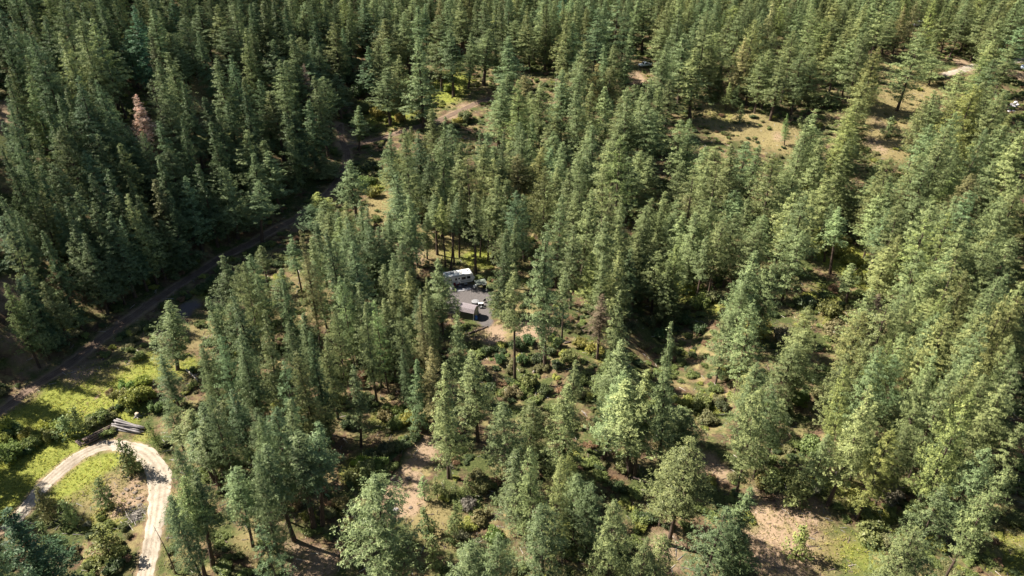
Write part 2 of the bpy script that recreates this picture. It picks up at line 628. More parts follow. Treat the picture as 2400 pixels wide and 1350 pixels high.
M_ROAD = road_mat('pale_gravel_road', (0.20, 0.165, 0.13), (0.34, 0.295, 0.245), (0.47, 0.425, 0.37))
M_TRACK = road_mat('reddish_dirt_track', (0.095, 0.066, 0.05), (0.16, 0.115, 0.088), (0.24, 0.18, 0.14))
ribbon('gravel_road', ROADS['loop'], lambda t: 2.5 + 1.2 * math.exp(-((t - 0.62) / 0.14) ** 2), M_ROAD, 0.05, 1)
ribbon('dirt_track', ROADS['track'], 2.0, M_TRACK, 0.05, 2)
ribbon('dirt_spur', ROADS['spur'], 2.4, M_TRACK, 0.06, 3)
ribbon('far_gravel_road', ROADS['far'], 3.6, M_ROAD, 0.05, 4)

# ------------------------------------------------------------------ tree kinds
def unit(v):
    return v / np.maximum(np.linalg.norm(v, axis=-1, keepdims=True), 1e-9)


def sprays(centres, outward, rs, n, lmin, lmax, wide, up=0.45, rnd=0.9):
    """n kite-shaped sprays round every centre, most of them facing outwards and up; returns verts, quads, spray value per face"""
    k = len(centres)
    c = np.repeat(centres, n, 0)
    o = np.repeat(outward, n, 0)
    nrm = unit(o + np.array([0, 0, up]) + rs.normal(0, rnd, (k * n, 3)) * 0.55)
    d = rs.normal(0, 1, (k * n, 3)) + o * 0.5 + np.array([0, 0, 0.3])
    d = unit(d - nrm * (d * nrm).sum(-1, keepdims=True) * 0.85)
    side = unit(np.cross(nrm, d))
    l = rs.uniform(lmin, lmax, (k * n, 1))
    w = l * wide * rs.uniform(0.75, 1.25, (k * n, 1))
    b = c + rs.normal(0, 0.11, c.shape) - d * l * 0.3
    v = np.stack([b, b + d * l * 0.55 + side * w / 2, b + d * l, b + d * l * 0.55 - side * w / 2], 1).reshape(-1, 3)
    q = np.arange(k * n * 4).reshape(-1, 4)
    tone = np.repeat(np.clip(rs.normal(0.45, 0.2, k), 0, 1), n) + rs.normal(0, 0.13, k * n)
    return v, q, np.clip(tone, 0, 1)


def make_tree(name, seed, H, R, cb, kind):
    """returns (trunk mesh, crown mesh) of a tree H metres tall with crown radius R above cb*H"""
    rs = np.random.RandomState(seed)
    fir = kind == 'fir'
    z0, z = cb * H, cb * H
    cen, outv = [], []
    tb = MB()
    # trunk, slightly bowed
    bx, by = rs.normal(0, 0.006, 2) * H
    rad0 = 0.0085 * H + 0.03

    def axis_at(zz):
        t = zz / H
        return np.array([bx * math.sin(t * 3.0), by * math.sin(t * 2.4), zz])

    zs = np.linspace(0, H * 0.97, 9)
    tb.tube([axis_at(a) - np.array([0, 0, 0.6 if a == 0 else 0]) for a in zs], [max(0.03, rad0 * (1.25 if i == 0 else 1.0) * (1 - a / H) ** 0.8) for i, a in enumerate(zs)], M_BARK, 7, cap=False)
    az = rs.uniform(0, 6.28)
    lob = [(rs.uniform(0, 6.28), rs.uniform(-0.36, 0.36), rs.uniform(0, 6.28)) for _ in range(4)]
    sparse = kind == 'sparse'
    if sparse:
        kind = 'open'
    step = {'fir': 0.10, 'pine': 0.105, 'open': 0.125, 'young': 0.06}[kind]
    if sparse:
        step = 0.27
    if kind == 'young':
        step = 0.012 * H + 0.02
    while z < H - 0.25:
        t = (z - z0) / (H - z0)
        if fir:
            prof = (1 - t) ** 0.8 * min(1.0, 0.75 + t * 2.5) * 1.1 + 0.04
        elif kind == 'open':
            prof = (max(0.0, 1 - t ** 1.8)) ** 0.75 * min(1.0, 0.5 + t * 2.0) * 1.2 + 0.06
        elif kind == 'young':
            prof = (1 - t) ** 0.7 * min(1.0, 0.7 + t * 2) * 1.15 + 0.06
        else:
            prof = (1 - t) ** 0.86 * min(1.0, 0.6 + t * 2.6) * 1.42 + 0.045
        az += 2.399 + rs.normal(0, 0.5)
        lump = 1 + sum(a * math.sin(az * (i + 1) * 0.5 * 2 + ph + t * 6.0 * (i + 1)) for i, (ph, a, _) in enumerate(lob))
        L = R * prof * rs.uniform(0.74, 1.16) * max(0.55, min(1.3, lump))
        if kind in ('pine', 'open') and t < 0.16 and rs.rand() < 0.45:
            L *= 0.35
        if rs.rand() < 0.07:
            z += step * rs.uniform(0.6, 1.4)
            continue
        e = (-0.30 + 0.75 * t if fir else -0.12 + 0.85 * t) + rs.normal(0, 0.12)
        dv = np.array([math.cos(az) * math.cos(e), math.sin(az) * math.cos(e), math.sin(e)])
        base = axis_at(z)
        if L > 0.8 and rs.rand() < 0.6:
            tip = base + dv * L * 0.85
            tb.tube([base, tip], [max(0.018, 0.012 * L + 0.012), 0.01], M_BARK, 3, cap=False)
        s = max(0.18 * L, 0.25) if not kind == 'open' else max(0.35 * L, 0.3)
        lat = np.array([-math.sin(az), math.cos(az), 0])
        sp = {'fir': 0.36, 'pine': 0.37, 'open': 0.36, 'young': 0.3}[kind]
        while s < L + 0.05:
            wdt = (0.16 + 0.22 * s) if not fir else (0.10 + 0.25 * s * max(0.25, 1.15 - s / L))
            for _ in range(2 if s > 0.8 else 1):
                p = base + dv * s + lat * rs.normal(0, wdt * 0.75) + np.array([0, 0, rs.normal(0, 0.13) - (0.04 * s * s if fir else -0.03 * s)])
                cen.append(p)
                rad_ = p - axis_at(z)
                rad_[2] = 0.25 * dv[2]
                outv.append(rad_ / (np.linalg.norm(rad_) + 1e-6))
            s += sp * rs.uniform(0.8, 1.25)
        z += step * rs.uniform(0.6, 1.4)
    for zz in np.linspace(H - 0.5, H, 3):
        cen.append(axis_at(zz))
        outv.append(np.array([0, 0, 0.8]))
    # bare dead twigs below the crown
    if kind in ('pine', 'open', 'fir'):
        for _ in range(int(10 + H * 0.5)):
            zz = rs.uniform(0.10 * H, z0 + 0.5)
            a = rs.uniform(0, 6.28)
            L = rs.uniform(0.4, 1.4)
            b = axis_at(zz)
            tb.tube([b, b + np.array([math.cos(a) * L, math.sin(a) * L, rs.uniform(-0.35, 0.1)])], [0.022, 0.006], M_BARK, 3, cap=False)
    cen, outv = np.array(cen), np.array(outv)
    if fir:
        v, q, tone = sprays(cen, outv, rs, 11, 0.23, 0.42, 0.30, up=0.4, rnd=0.75)
    elif kind == 'open':
        v, q, tone = sprays(cen, outv, rs, 13, 0.22, 0.40, 0.27, up=0.55, rnd=0.8)
    elif kind == 'young':
        v, q, tone = sprays(cen, outv, rs, 6, 0.22, 0.42, 0.42, up=0.5)
    else:
        v, q, tone = sprays(cen, outv, rs, 12, 0.21, 0.40, 0.27, up=0.55, rnd=0.8)
    crown = np_mesh(name + '_crown', v, q, mats=[M_NEEDLE], attrs={'spray': ('FACE', tone)})
    trunk = tb.mesh(name + '_trunk', smooth=True)
    return trunk, crown


PROTO = {'pine': [], 'fir': [], 'open': [], 'young': [], 'stem': [], 'sparse': []}
for i in range(3):
    PROTO['sparse'].append((make_tree('thin_pine', 700 + i, 22.0, 2.3, [0.3, 0.2, 0.4][i], 'sparse'), 22.0, 2.3))
for i in range(3):
    PROTO['stem'].append((make_tree('tall_stem_pine', 600 + i, 25.0, 1.75, [0.46, 0.52, 0.42][i], 'pine'), 25.0, 1.75))
for i in range(7):
    R = [2.2, 2.0, 2.35, 1.9, 2.2, 2.1, 2.3][i]
    PROTO['pine'].append((make_tree('pine', 100 + i, 26.0, R, [0.22, 0.30, 0.18, 0.36, 0.15, 0.26, 0.2][i], 'pine'), 26.0, R))
for i in range(6):
    R = [2.4, 2.2, 2.6, 2.0, 2.3, 2.45][i]
    PROTO['fir'].append((make_tree('fir', 200 + i, 25.0, R, [0.10, 0.14, 0.07, 0.18, 0.12, 0.08][i], 'fir'), 25.0, R))
for i in range(5):
    R = [2.9, 2.7, 3.1, 2.6, 2.8][i]
    PROTO['open'].append((make_tree('open_pine', 300 + i, 24.0, R, [0.16, 0.22, 0.13, 0.28, 0.18][i], 'open'), 24.0, R))
for i in range(4):
    H = [6.0, 7.0, 5.0, 8.0][i]
    R = [1.15, 1.2, 1.1, 1.3][i]
    PROTO['young'].append((make_tree('young_pine', 400 + i, H, R, [0.08, 0.12, 0.05, 0.2][i], 'young'), H, R))

# ------------------------------------------------------------------ where the trees stand: tips seen in the photograph
# each block: offset of a 600x450 window of the photo, then x,y[,crown width] in thirds of a photo pixel
TIPS = {
 (0, 0): "15,70,110 75,30,90 130,60,110 190,10,90 245,30,100 330,30,100 300,110,110 400,10 480,20 560,60 610,20,110 700,0,100 650,130,110 740,60,100 830,20,110 920,40,110 1000,20,100 1060,70,90 1100,0,90 1215,5,110 1290,110,110 1160,170 1420,40,120 1520,30,90 1590,100,100 1640,10,100 1760,30,100 1690,60 0,230 60,180 120,150 180,230 250,190 350,170 430,230 570,150,120 660,200 720,250 790,250 860,210 950,190 1060,220,80 1180,230 1240,230 1330,240 1400,220 1480,250 1560,200 1620,170,90 1700,200 1770,190 20,330 170,395,90 240,400 320,460 410,290,120 470,330 600,380 650,350 720,420 800,400 890,350 950,400 1080,410,110 1110,430 1170,370 1250,350 1330,400 1390,380 1440,420 1520,410 1580,400 1640,380 1720,430 20,540,110 60,480 110,480 200,540 260,500 330,470 420,540 480,500 560,540,130 640,520 700,560 800,540 880,560 1020,530,100 1090,560 1150,580 1280,570,80 1520,500 1570,530 1700,540 1760,560 30,700 300,650,130 380,660 460,620 540,610 600,650 690,700 760,660 840,660 1050,720 1160,700 1130,660 1470,680,110 1530,760 1600,720 1700,650 1770,700 30,850 200,900 260,860 340,830 430,890 510,830 580,930,120 680,950 760,830 830,860 890,890 1010,930 1140,850 1160,960 1250,840,100 1330,900 1480,860 1560,900 1640,880 1710,920 30,1000 110,1010 170,970 220,930 320,1010 400,1150,110 450,980 530,1020 600,1060 680,1080 740,1000 850,1010 930,1060 1000,1080 1080,1060 1120,1090 1180,1060 1380,1030,90 1500,1000,120 1570,1080 1640,1060 1760,1080 40,1200 110,1150 180,1200 250,1180 300,1250 400,1160 520,1250 640,1220 750,1200 910,1250 1060,1190 1100,1250 1290,1240 1390,1150 1480,1170 1560,1180 1650,1200 1780,1260",
 (600, 0): "60,10,120 210,0,90 150,0 330,10,100 400,0,110 480,0,90 590,0,100 660,20,110 750,0,100 810,0,100 880,0,90 1010,0,90 1085,0,110 1150,40 1230,0,90 1330,10,90 1380,60,90 1460,0 1590,10,100 1680,0,90 1750,10,90 20,170 80,160 390,150 490,60,100 540,160 590,200,80 640,120 930,130,120 980,140 1060,130 1130,270,130,1180,900 1270,110,110,1305,640 1370,130,100,1390,680 1480,230,80 1640,200,160,1600,600 1790,250,110 130,280,130 260,240 320,260 410,270 440,330 860,270,110 830,290 920,270 1010,390,110,1045,850 790,330,90,820,700 930,480,120,950,880 60,350 30,560,120 150,430 230,420 300,430 360,360 430,530 480,540,110 565,520,100,600,830 640,540 720,740,60,725,1060 110,640 200,770,120 270,790 350,700 420,640 490,670 1700,570,150 1770,520 880,810,80 1240,760,90 1260,830 40,990,130 100,1060 480,1100,150 660,1120,130 870,930 940,930 1010,960 1060,910 1130,930 1180,950 1260,1030 1380,870,120 1450,1000 1560,900 1640,920 1720,900 870,1000 1340,1030,90 1600,1010 1680,1030 1780,1000 830,1100 900,1120 980,1100 1060,1120 1140,1050 1220,1080 1300,1180 1430,1120 1500,1100 1560,1150 1640,1130 1700,1180 1760,1270 880,1260 960,1230 1040,1250 1120,1220 1200,1240 1290,1260 1400,1270 1480,1250 1560,1290 1650,1240",
 (1200, 0): "20,140,110 30,0 90,0 130,40 180,0,110 240,20,100 300,0 400,0,120 460,10 520,0 600,60,110 660,0 740,0,110 800,20 870,0 950,0 1010,10 1080,0 1150,0 1200,50 1260,0 1330,0 1400,0 1450,20 1560,40,130 1690,130,100 1770,60 1640,0 1720,0 160,60,120 240,30 380,70 460,150 560,110 640,80 820,210,80 1050,190,110 1080,280 1170,150 1210,220 1370,80,130 1430,100 1300,160 1450,220,110 1530,110 1600,110 1710,220 1780,220 1650,260 530,290,110 580,310 650,310,70 470,380 740,310 1080,330 1150,290 1230,240,120 1290,340,140,1250,840 1420,330 1480,440 1570,330 1650,360 1700,430 1780,380 360,490,110 430,490 330,520 490,460 600,450 680,460 750,400 940,520,60 990,560 1060,470 1110,560 1530,580,70 1600,600,80 1690,560 1760,560 1420,640,70 20,560,110 90,530 210,570,110 130,640 380,600 460,640 520,650 580,590 640,640 700,590 760,680 830,620 880,590 920,620 1050,620,140 1380,740,110 1500,650 1560,650 1640,660 1700,700 1770,700 60,700 290,800 560,710 510,750 590,700 630,770 820,700 900,700 990,660 1030,720 1200,840 1290,830 1340,800 1680,760 1740,830 100,900 160,800 30,850 270,920 340,850 540,850 600,880 740,860 830,780 960,760,180 1280,840 1480,860 1540,890 1620,900 1700,880 1760,900 110,960,130 190,1030 280,1050,110 400,1020,110 340,1000 480,1080 560,1060 640,1020 700,1000 780,960 1190,1140,130 1380,1030 1430,1040,140 1340,1090 1520,1000 1600,1010 1650,1000 1720,1020 1780,960 60,1080 140,1130 230,1170 330,1180 420,1200 500,1200 590,1180 680,1200 760,1160 840,1100 900,1060 960,1100 1280,1190 1350,1160 1440,1160 1500,1180 1580,1200 1640,1170 1720,1130",
 (1800, 0): "60,20 250,0 330,0 470,0 620,20 680,0 740,0 820,0 890,10 960,0 1060,0 1130,0 1330,0 1400,0 1490,0 1560,10 1650,0 1720,20 1780,0 80,140,150 170,160 260,80 400,130 480,140,110 560,200 650,150 690,220 870,110 1070,195,170,905,780 1390,130,110,1390,330 1490,50,100,1475,260 1640,130 1700,100 1770,180 1560,200 40,220 110,230 190,220 300,270 380,230 430,220 520,260 620,270 760,330 1180,300 1250,330 1330,350 1420,370 1490,290 1570,290 1650,260 1720,300 1780,330 30,350 100,400 170,380 250,380 320,400 700,350 760,370 1160,400,90,1130,600 1540,400 1610,420 680,510 720,540 1310,530,130 1370,490 1240,590 1180,640 1440,590,130 1500,560 1570,600 1650,620 1740,620 1790,480 640,720,140 700,690 360,770 560,760 580,740 1140,700 1200,660 1330,650 1620,640 1560,700 440,860 520,850 600,940,110 660,800 860,820,80 960,790 1050,800 1110,760 1250,770 1480,760 1700,800 310,840 330,900 900,900 980,880 1060,900 1160,880 1250,900 1330,880 1500,900 1580,850 1650,880 1750,850 60,960 180,960 240,930 400,960 470,960 540,1000 780,1010 850,1000 930,1000 1010,1010 1100,1000 1200,1010 1300,1000 1420,1000 1520,1020 1620,980 1720,980 1790,930 50,1090 120,1080 200,1100 290,1080 360,1100 440,1100 520,1120 590,1100 720,1100 800,1130 880,1120 960,1150 1050,1090 1140,1130 1230,1120 1330,1110 1430,1120 1540,1130 1640,1100 1740,1080 30,1230 110,1200 190,1240 280,1220 400,1240 500,1230 600,1260 740,1240 830,1260 920,1250 1000,1230 1100,1260 1200,1240 1310,1250 1420,1220 1530,1240 1640,1210 1780,1290",
 (0, 450): "20,640 70,660 10,740 120,620 190,590 250,650 310,630 90,720 150,700 5,820 40,20,130 230,10,140 390,90,110 540,10,130 470,30 640,70 750,10,120 830,30 910,0 990,20 1060,60 1180,40 1250,60 1320,40 1420,10 1500,20 1600,20 1690,40 20,170 90,150 150,130 310,110 650,140 680,200 760,150 870,170 960,160 1040,200 1130,190 1230,150 1350,160 1450,130 1560,110 30,300 240,330,120 320,290,130 560,290,130 460,250 500,200 640,280 730,250 800,300 880,320 960,330 1050,300 1120,280 1190,320 60,410,140 110,370 180,400 270,510,120 340,480 480,530,120 400,420 600,440 680,420 760,430 840,460 930,420 1030,430 70,560 540,640 620,590 700,590 800,560 360,650 450,700 1560,450,130,1640,900 1740,440,110 1640,540 1690,500 1450,740,130,1630,1350 1530,790 1180,770,160,1250,1250 1590,800 1700,690 1760,640 1770,820 1640,760 1140,1130 1400,1060 1550,1000 1650,960 1720,1000 1780,1020 1480,1100 1600,1120 1700,1180",
 (600, 450): "30,-75,150,45,370 430,0,110 370,90,130 500,60 560,120 610,170 650,60 720,60 800,30 780,90 980,20 1060,10 1090,130,90,1140,530 1250,20,110,1275,440 1300,40,80,1335,540 1360,30,80,1395,510 1440,-60,80,1430,460 1420,0,90,1370,545 1540,0,120,1545,570 1600,30,70,1575,460 1640,30,80,1630,500 1690,20 1760,0 240,300,90,330,740 310,270 30,380,100,90,690 430,210 470,150 600,180 540,270 680,210 810,120,110 900,280 930,140 850,250 1180,140 1000,150 1760,260,130,1730,670 1790,200 380,310 450,290 700,400 560,350 610,330 640,320 950,420 780,240 1040,350 1280,470,140,1310,1000 1740,280 1690,470 130,530,130 20,560 180,600 420,480 480,440 680,370 760,640,130 740,560 900,490 1060,560,120 1020,540 960,600 1150,690 1220,600 640,590 600,600 320,860,130 210,880,150 530,790,110 560,850 660,800 700,780 760,770 800,750,100,850,1250 860,780 900,740 860,700 1000,830 1060,880 1160,730,100 1200,760 1120,830 30,830 100,920 240,920 360,920 480,1010 820,880 940,900 1420,880 40,1000 120,1080 520,1180,130 650,1200 1060,1090,90 1220,1110,150 1540,1100,160 1330,1200,150,1355,2010 1120,1180 390,1000 340,1100 60,1200 180,1150",
 (1200, 450): "250,230,170,235,1230 10,500,130,20,1330 90,0,110 20,0 250,0 330,30 430,0,120 520,0 480,20 690,0,90 770,30,110 640,160 380,200 440,230,130 500,110 580,170 730,240 660,200 980,50,130 1040,60 1110,0 940,100 1180,60 1260,20 1330,50 1420,20 1500,20 1600,0 1680,40 1760,0 620,280 760,420,120 900,240 960,210 1010,300 870,300 1130,160 1210,130 1300,150 1390,120 1480,130 1580,150 1370,310,110,1290,790 1720,200,120 1780,160 1650,320 820,400 1120,490,140 1170,380 930,420 1030,420 1660,480,130 1730,420 1780,560,150 1620,600 700,480 560,420 640,420 760,690 1350,850,220 1130,1040,60 1200,970 790,1050,180 700,1120 1520,880 1600,780 1700,800 430,1190,120 950,1260,90 860,1180 1760,1180 1690,1240 370,560,90,350,1040",
 (1800, 450): "210,270,130 120,330 40,480 90,0 200,10 280,30 340,0 480,20,130 560,60 640,60 720,30 800,30 880,20 960,60 1060,30 1150,60 1250,60 1340,40 1430,10 1650,30 1750,30 1690,80 470,100,120,435,575 410,80,90,395,490 380,-60,90,370,240 860,120,110,690,640 620,300 700,160 780,180 870,170 980,200 1060,210 1140,190 1220,180 1310,170 1400,200 1670,120 1740,200 1560,260 1480,290 860,390,130 950,300 1020,270 1100,240 1190,290 1290,300 1380,310 1450,300 1530,350 1620,330 1700,320 1780,340 560,500,110,550,780 920,420 1000,400 1090,420 1180,420 1270,400 1380,430 1470,460 1560,460 1640,480 1730,460 290,800,140 740,690 800,680 960,650 1070,580,110 1040,600 1150,560 1250,560 1340,540 1440,580 1520,600 1620,600 1700,580 1790,620 640,830 880,750 1000,720 1160,760 1230,720 1320,740 1400,690 1490,720 1580,740 1680,730 1760,740 280,980,180 180,1040 730,800 1080,850 1180,850 1280,880 1370,830 1440,870 1530,880 1620,900 1700,880 1780,930 850,1040,130 760,1080 690,1070 940,980 1040,960 1130,950 1230,1000 1480,950 1600,1020 1680,1000 1770,1080 900,1150 1000,1100 1100,1090 1200,1130 1300,1150 1420,1180 1520,1190 1620,1160 1720,1150 600,1150 520,1200 650,1250 780,1260 1150,1260 1290,1280 1400,1250 1560,1300 1670,1250 1790,1220",
 (0, 900): "50,870,260 260,1240,200 1170,450,150 1230,420 1290,650,130,1440,1350 1370,640,160,1500,1280 1190,790,110,1330,1150 1330,180,140,1430,560 1420,130,130,1580,650 1480,80 1560,120,140,1640,560 1640,30 1620,590,160 1760,500,150 1700,560 1780,180,120 1240,830 1420,300,130,1560,760 1330,330,120,1520,700 1180,120 1090,60",
 (600, 900): "100,170,170 220,120 30,190 290,350,200,410,1030 430,270,150,470,1010 60,430,160,270,1100 170,60 600,30,120 20,640 20,790,180 60,1000 820,670,300 1470,1090,250 1590,1080,180 1680,1000,170 1780,110,180 1700,230,160",
 (1200, 900): "390,20,200 600,-30,200,830,640 780,-90,190,640,520 950,-90,180,860,650 60,470,180 140,440 300,500,120 390,500 120,100 470,620,160 560,700,160,520,1200 760,740,180 1270,390,230,1100,1130 1120,470,150 240,860,220 330,740 320,1110,150 990,1050,200 940,1090 850,1130 1470,840,230 1640,720,200 1750,30 1500,350,130 20,150 60,250 1180,160,170,1180,460 1640,40,180 520,350,150",
 (1800, 900): "700,10,160 600,60 1130,0 1000,40 780,100 880,180 1400,60 1250,60 1560,0 1650,30 1750,270,150 1200,760,230 1130,830 960,860 1080,1000,170 430,310,150 580,300 870,290 960,300 1700,50 60,20 100,120 1150,1330 1330,200 1500,170 700,230 1620,200 1040,230 480,150 1330,1330 1250,480 1500,420 1640,560",
}
# young trees: tip x,y, width, base x,y in photo pixels, bushiness 0 sparse .. 1 dense
YOUNG = [(278, 1030, 42, 306, 1106, .3), (296, 1042, 34, 315, 1104, .3), (229, 1120, 40, 252, 1186, .5), (85, 1143, 40, 123, 1220, .2), (142, 1172, 36, 177, 1230, .3), (93, 1224, 38, 123, 1290, .3), (128, 1254, 36, 148, 1290, .3), (229, 1232, 70, 258, 1300, .6),
         (143, 977, 34, 160, 1023, .9), (182, 955, 32, 184, 1018, .9), (343, 990, 24, 377, 1050, .3), (990, 1117, 30, 995, 1173, .5), (1020, 1120, 24, 1026, 1166, .5), (1040, 1128, 26, 1044, 1166, .4), (1067, 1130, 26, 1068, 1170, .5), (1097, 1113, 26, 1097, 1160, .5), (990, 1190, 38, 1010, 1254, .7), (1010, 1257, 44, 1015, 1330, .6), (1067, 1183, 32, 1072, 1245, .6), (1057, 1210, 28, 1057, 1272, .3),
         (1885, 1232, 40, 1866, 1304, .9), (1836, 196, 28, 1836, 232, .6), (1866, 213, 26, 1864, 246, .6), (1883, 210, 26, 1884, 248, .6), (1907, 213, 28, 1906, 250, .6), (1940, 216, 30, 1938, 252, .6), (1960, 213, 26, 1960, 250, .6), (1846, 267, 20, 1838, 340, .2), (1877, 273, 24, 1876, 300, .5), (2092, 274, 28, 2082, 320, .5), (1710, 193, 24, 1700, 258, .4), (1733, 200, 26, 1717, 260, .4), (1672, 215, 24, 1668, 240, .5), (1740, 245, 24, 1731, 287, .3),
         (840, 247, 20, 841, 353, .2), (963, 297, 18, 963, 330, .5), (1577, 797, 22, 1575, 830, .7), (1120, 905, 24, 1122, 950, .5), (2205, 1190, 50, 2195, 1245, .7), (1073, 702, 15, 1071, 757, .5), (700, 1030, 40, 705, 1080, .5), (1865, 1110, 50, 1868, 1180, .8), (1800, 1105, 44, 1805, 1150, .6), (650, 955, 30, 655, 1010, .6)]
LEDGE = random.Random(5)
SPEC = []                                     # x, y, kind, H, crown width, tint, tilt


def tint_for(px, py, kind, r):
    u = min(1, max(0, (px - 200) / 2000.0))
    if kind == 'fir':
        a, b = np.array((0.115, 0.155, 0.078)), np.array((0.145, 0.175, 0.075))
    elif kind == 'young':
        a, b = np.array((0.165, 0.205, 0.088)), np.array((0.19, 0.215, 0.09))
    else:
        a, b = np.array((0.165, 0.208, 0.105)), np.array((0.205, 0.24, 0.108))
    c = a * (1 - u) + b * u
    c = c * np.array((1.07, 1.10, 1.06)) * math.exp(r.gauss(0, 0.17))
    s = r.gauss(0, 0.065)
    c = c * np.array((1 + s, 1.0, 1 - 0.8 * s))
    q = r.random()
    if kind != 'fir' and q < 0.05:
        c = c * np.array((1.10, 1.07, 0.86))
    elif q > 0.975:
        c = np.array((c[0] * 1.15, c[1] * 0.92, c[2] * 0.95))
    return tuple(float(min(0.40, v)) for v in c)


for (ox, oy), s in TIPS.items():
    for item in s.split():
        q = [float(a) for a in item.split(',')]
        px, py = ox + q[0] / 3, oy + q[1] / 3
        w = q[2] / 3 if len(q) > 2 else None
        r = LEDGE
        if py < 330:
            H = r.gauss(22.0, 3.2)
        elif py < 880:
            H = r.gauss(18.0, 3.4)
        else:
            H = r.gauss(18.5, 2.8)
        if px < 560 and 300 < py < 800:
            H = r.gauss(20.5, 2.6)
        H = max(10.0, H)
        tilt = (0.0, 0.0)
        proto = None
        if len(q) > 4:
            bx, by = ox + q[3] / 3, oy + q[4] / 3
            x, y, z = hit(bx, by)
            best = None
            for H_ in np.arange(6, 38, 0.25):
                e = project(x, y, z + H_)
                if best is None or abs(e[1] - py) < best[0]:
                    best = (abs(e[1] - py), H_, e)
            H = best[1]
            lean = (px - best[2][0]) * best[2][2] / FPX / H
            tilt = (0.0, max(-0.12, min(0.12, lean)))
        else:
            ty = np.interp(px, [a for a, b in TRACK_PX], [b for a, b in TRACK_PX])
            x, y, z = hit(px, py, H)
            if px < 800 and py < ty:
                while H > 8 and x > float(track_x(y)) - 2.6:
                    H -= 0.5
                    x, y, z = hit(px, py, H)
            tilt = (r.gauss(0, 0.03), r.gauss(0, 0.03))
        depth = project(x, y, z + H * 0.6)[2]
        if w is None:
            w = r.gauss(118, 15) / 3
            if px > 1750 and py > 350:
                w *= 1.18
        cw = w * depth / FPX * (1.62 if py > 880 else (1.5 if py > 420 else 1.78))
        cw = max(2.8, min(11.0, cw)) if len(q) > 2 else max(3.9, min(8.0, cw))
        hillside = x < float(track_x(y)) - 3
        pf = 0.62 if hillside else (0.10 if px < 1500 else 0.05)
        if 1150 < px < 1700 and 600 < py < 900:
            pf = 0.25
        kind = 'fir' if r.random() < pf else ('open' if (r.random() < (0.75 if (px > 1650 or py > 880) else 0.22)) else 'pine')
        if kind in ('pine', 'open') and len(q) < 4 and r.random() < 0.10:
            kind = 'sparse'
        if len(q) > 4 and kind == 'fir':
            kind = 'pine'
        if (ox, oy) == (0, 900) and q[0] < 300:
            kind = 'fir'
        if len(q) > 4 and abs(px - 2157) < 2:
            kind = 'open'
            cw *= 1.2
            proto = 2
            tilt = (0.0, 0.02)
        if oy == 900 and ox < 900 and len(q) > 4:
            kind = 'stem'
        if ((ox, oy) in ((600, 450), (1800, 450), (1200, 450)) and len(q) > 4 and q[2] < 135) or (kind == 'pine' and 600 < px < 1350 and 250 < py < 820 and r.random() < 0.3):
            kind = 'stem'
            cw *= 0.85
        SPEC.append(dict(x=x, y=y, z=z, H=H, w=cw, kind=kind, tint=tint_for(px, py, kind, r), tilt=tilt, tip=(px, py), fixed=len(q) > 4, proto=proto))

for px, py, w, bx, by, dens in YOUNG:
    x, y, z = hit(bx, by)
    best = min(((abs(project(x, y, z + h)[1] - py), h) for h in np.arange(1.5, 22, 0.1)))
    H = float(best[1])
    e = project(x, y, z + H)
    lean = max(-0.15, min(0.15, (px - e[0]) * e[2] / FPX / H))
    cw = max(1.2, w * e[2] / FPX * 1.05)
    SPEC.append(dict(x=x, y=y, z=z, H=H, w=cw, kind='young', tint=tint_for(px, py, 'young', LEDGE), tilt=(0, lean), tip=(px, py), fixed=True, dens=dens))

# keep roads, camp and the openings clear of guessed trunks
ox_, oy_, _ = hit(1105, 705)
CLEAR = [(1105, 712, 6.5), (1085, 655, 5.5), (1130, 740, 4.5), (2100, 262, 9), (2080, 300, 6), (1690, 272, 6), (1960, 600, 4), (945, 1150, 3.5), (1850, 1230, 7), (1830, 1290, 6), (200, 1000, 8), (230, 1040, 7), (120, 1080, 9), (300, 1010, 6), (280, 1160, 6), (1060, 262, 4)]
CLEARW = [(hit(a, b)[0], hit(a, b)[1], r) for a, b, r in CLEAR]
roadpts = np.array([[p.x, p.y] for k in ROADS for p in ROADS[k]])
WINDOWS = [(2085, 285, 58, 58), (2125, 200, 40, 38), (2150, 225, 24, 32), (2200, 195, 24, 16), (1690, 272, 58, 36), (1830, 318, 42, 28), (1765, 298, 26, 14), (2055, 345, 30, 34), (1050, 205, 40, 45), (1085, 255, 40, 18), (815, 335, 28, 38), (870, 330, 25, 12), (1100, 685, 45, 60), (1120, 750, 40, 40),
           (1070, 600, 60, 30), (945, 1140, 45, 60), (1000, 1060, 30, 30), (1850, 1245, 95, 75), (1660, 1085, 30, 25), (1955, 600, 55, 40), (1600, 765, 34, 14), (2010, 640, 25, 20), (1930, 680, 30, 35), (1385, 820, 34, 24), (1250, 720, 14, 40), (1270, 772, 40, 15), (730, 1310, 50, 35), (930, 270, 40, 40), (890, 480, 20, 25), (840, 220, 30, 35),
           (465, 215, 20, 16), (1505, 160, 18, 24), (2150, 55, 16, 14), (2372, 252, 10, 12), (2397, 155, 5, 8), (2275, 156, 14, 8), (336, 250, 14, 28), (318, 228, 10, 10), (920, 1000, 55, 40), (865, 1095, 50, 40), (2340, 1285, 55, 50), (2040, 1275, 50, 50), (220, 1050, 170, 120), (120, 980, 110, 60), (190, 870, 50, 35), (320, 900, 40, 40), (230, 900, 50, 40)]
TRK = spline(TRACK_PX, 8)


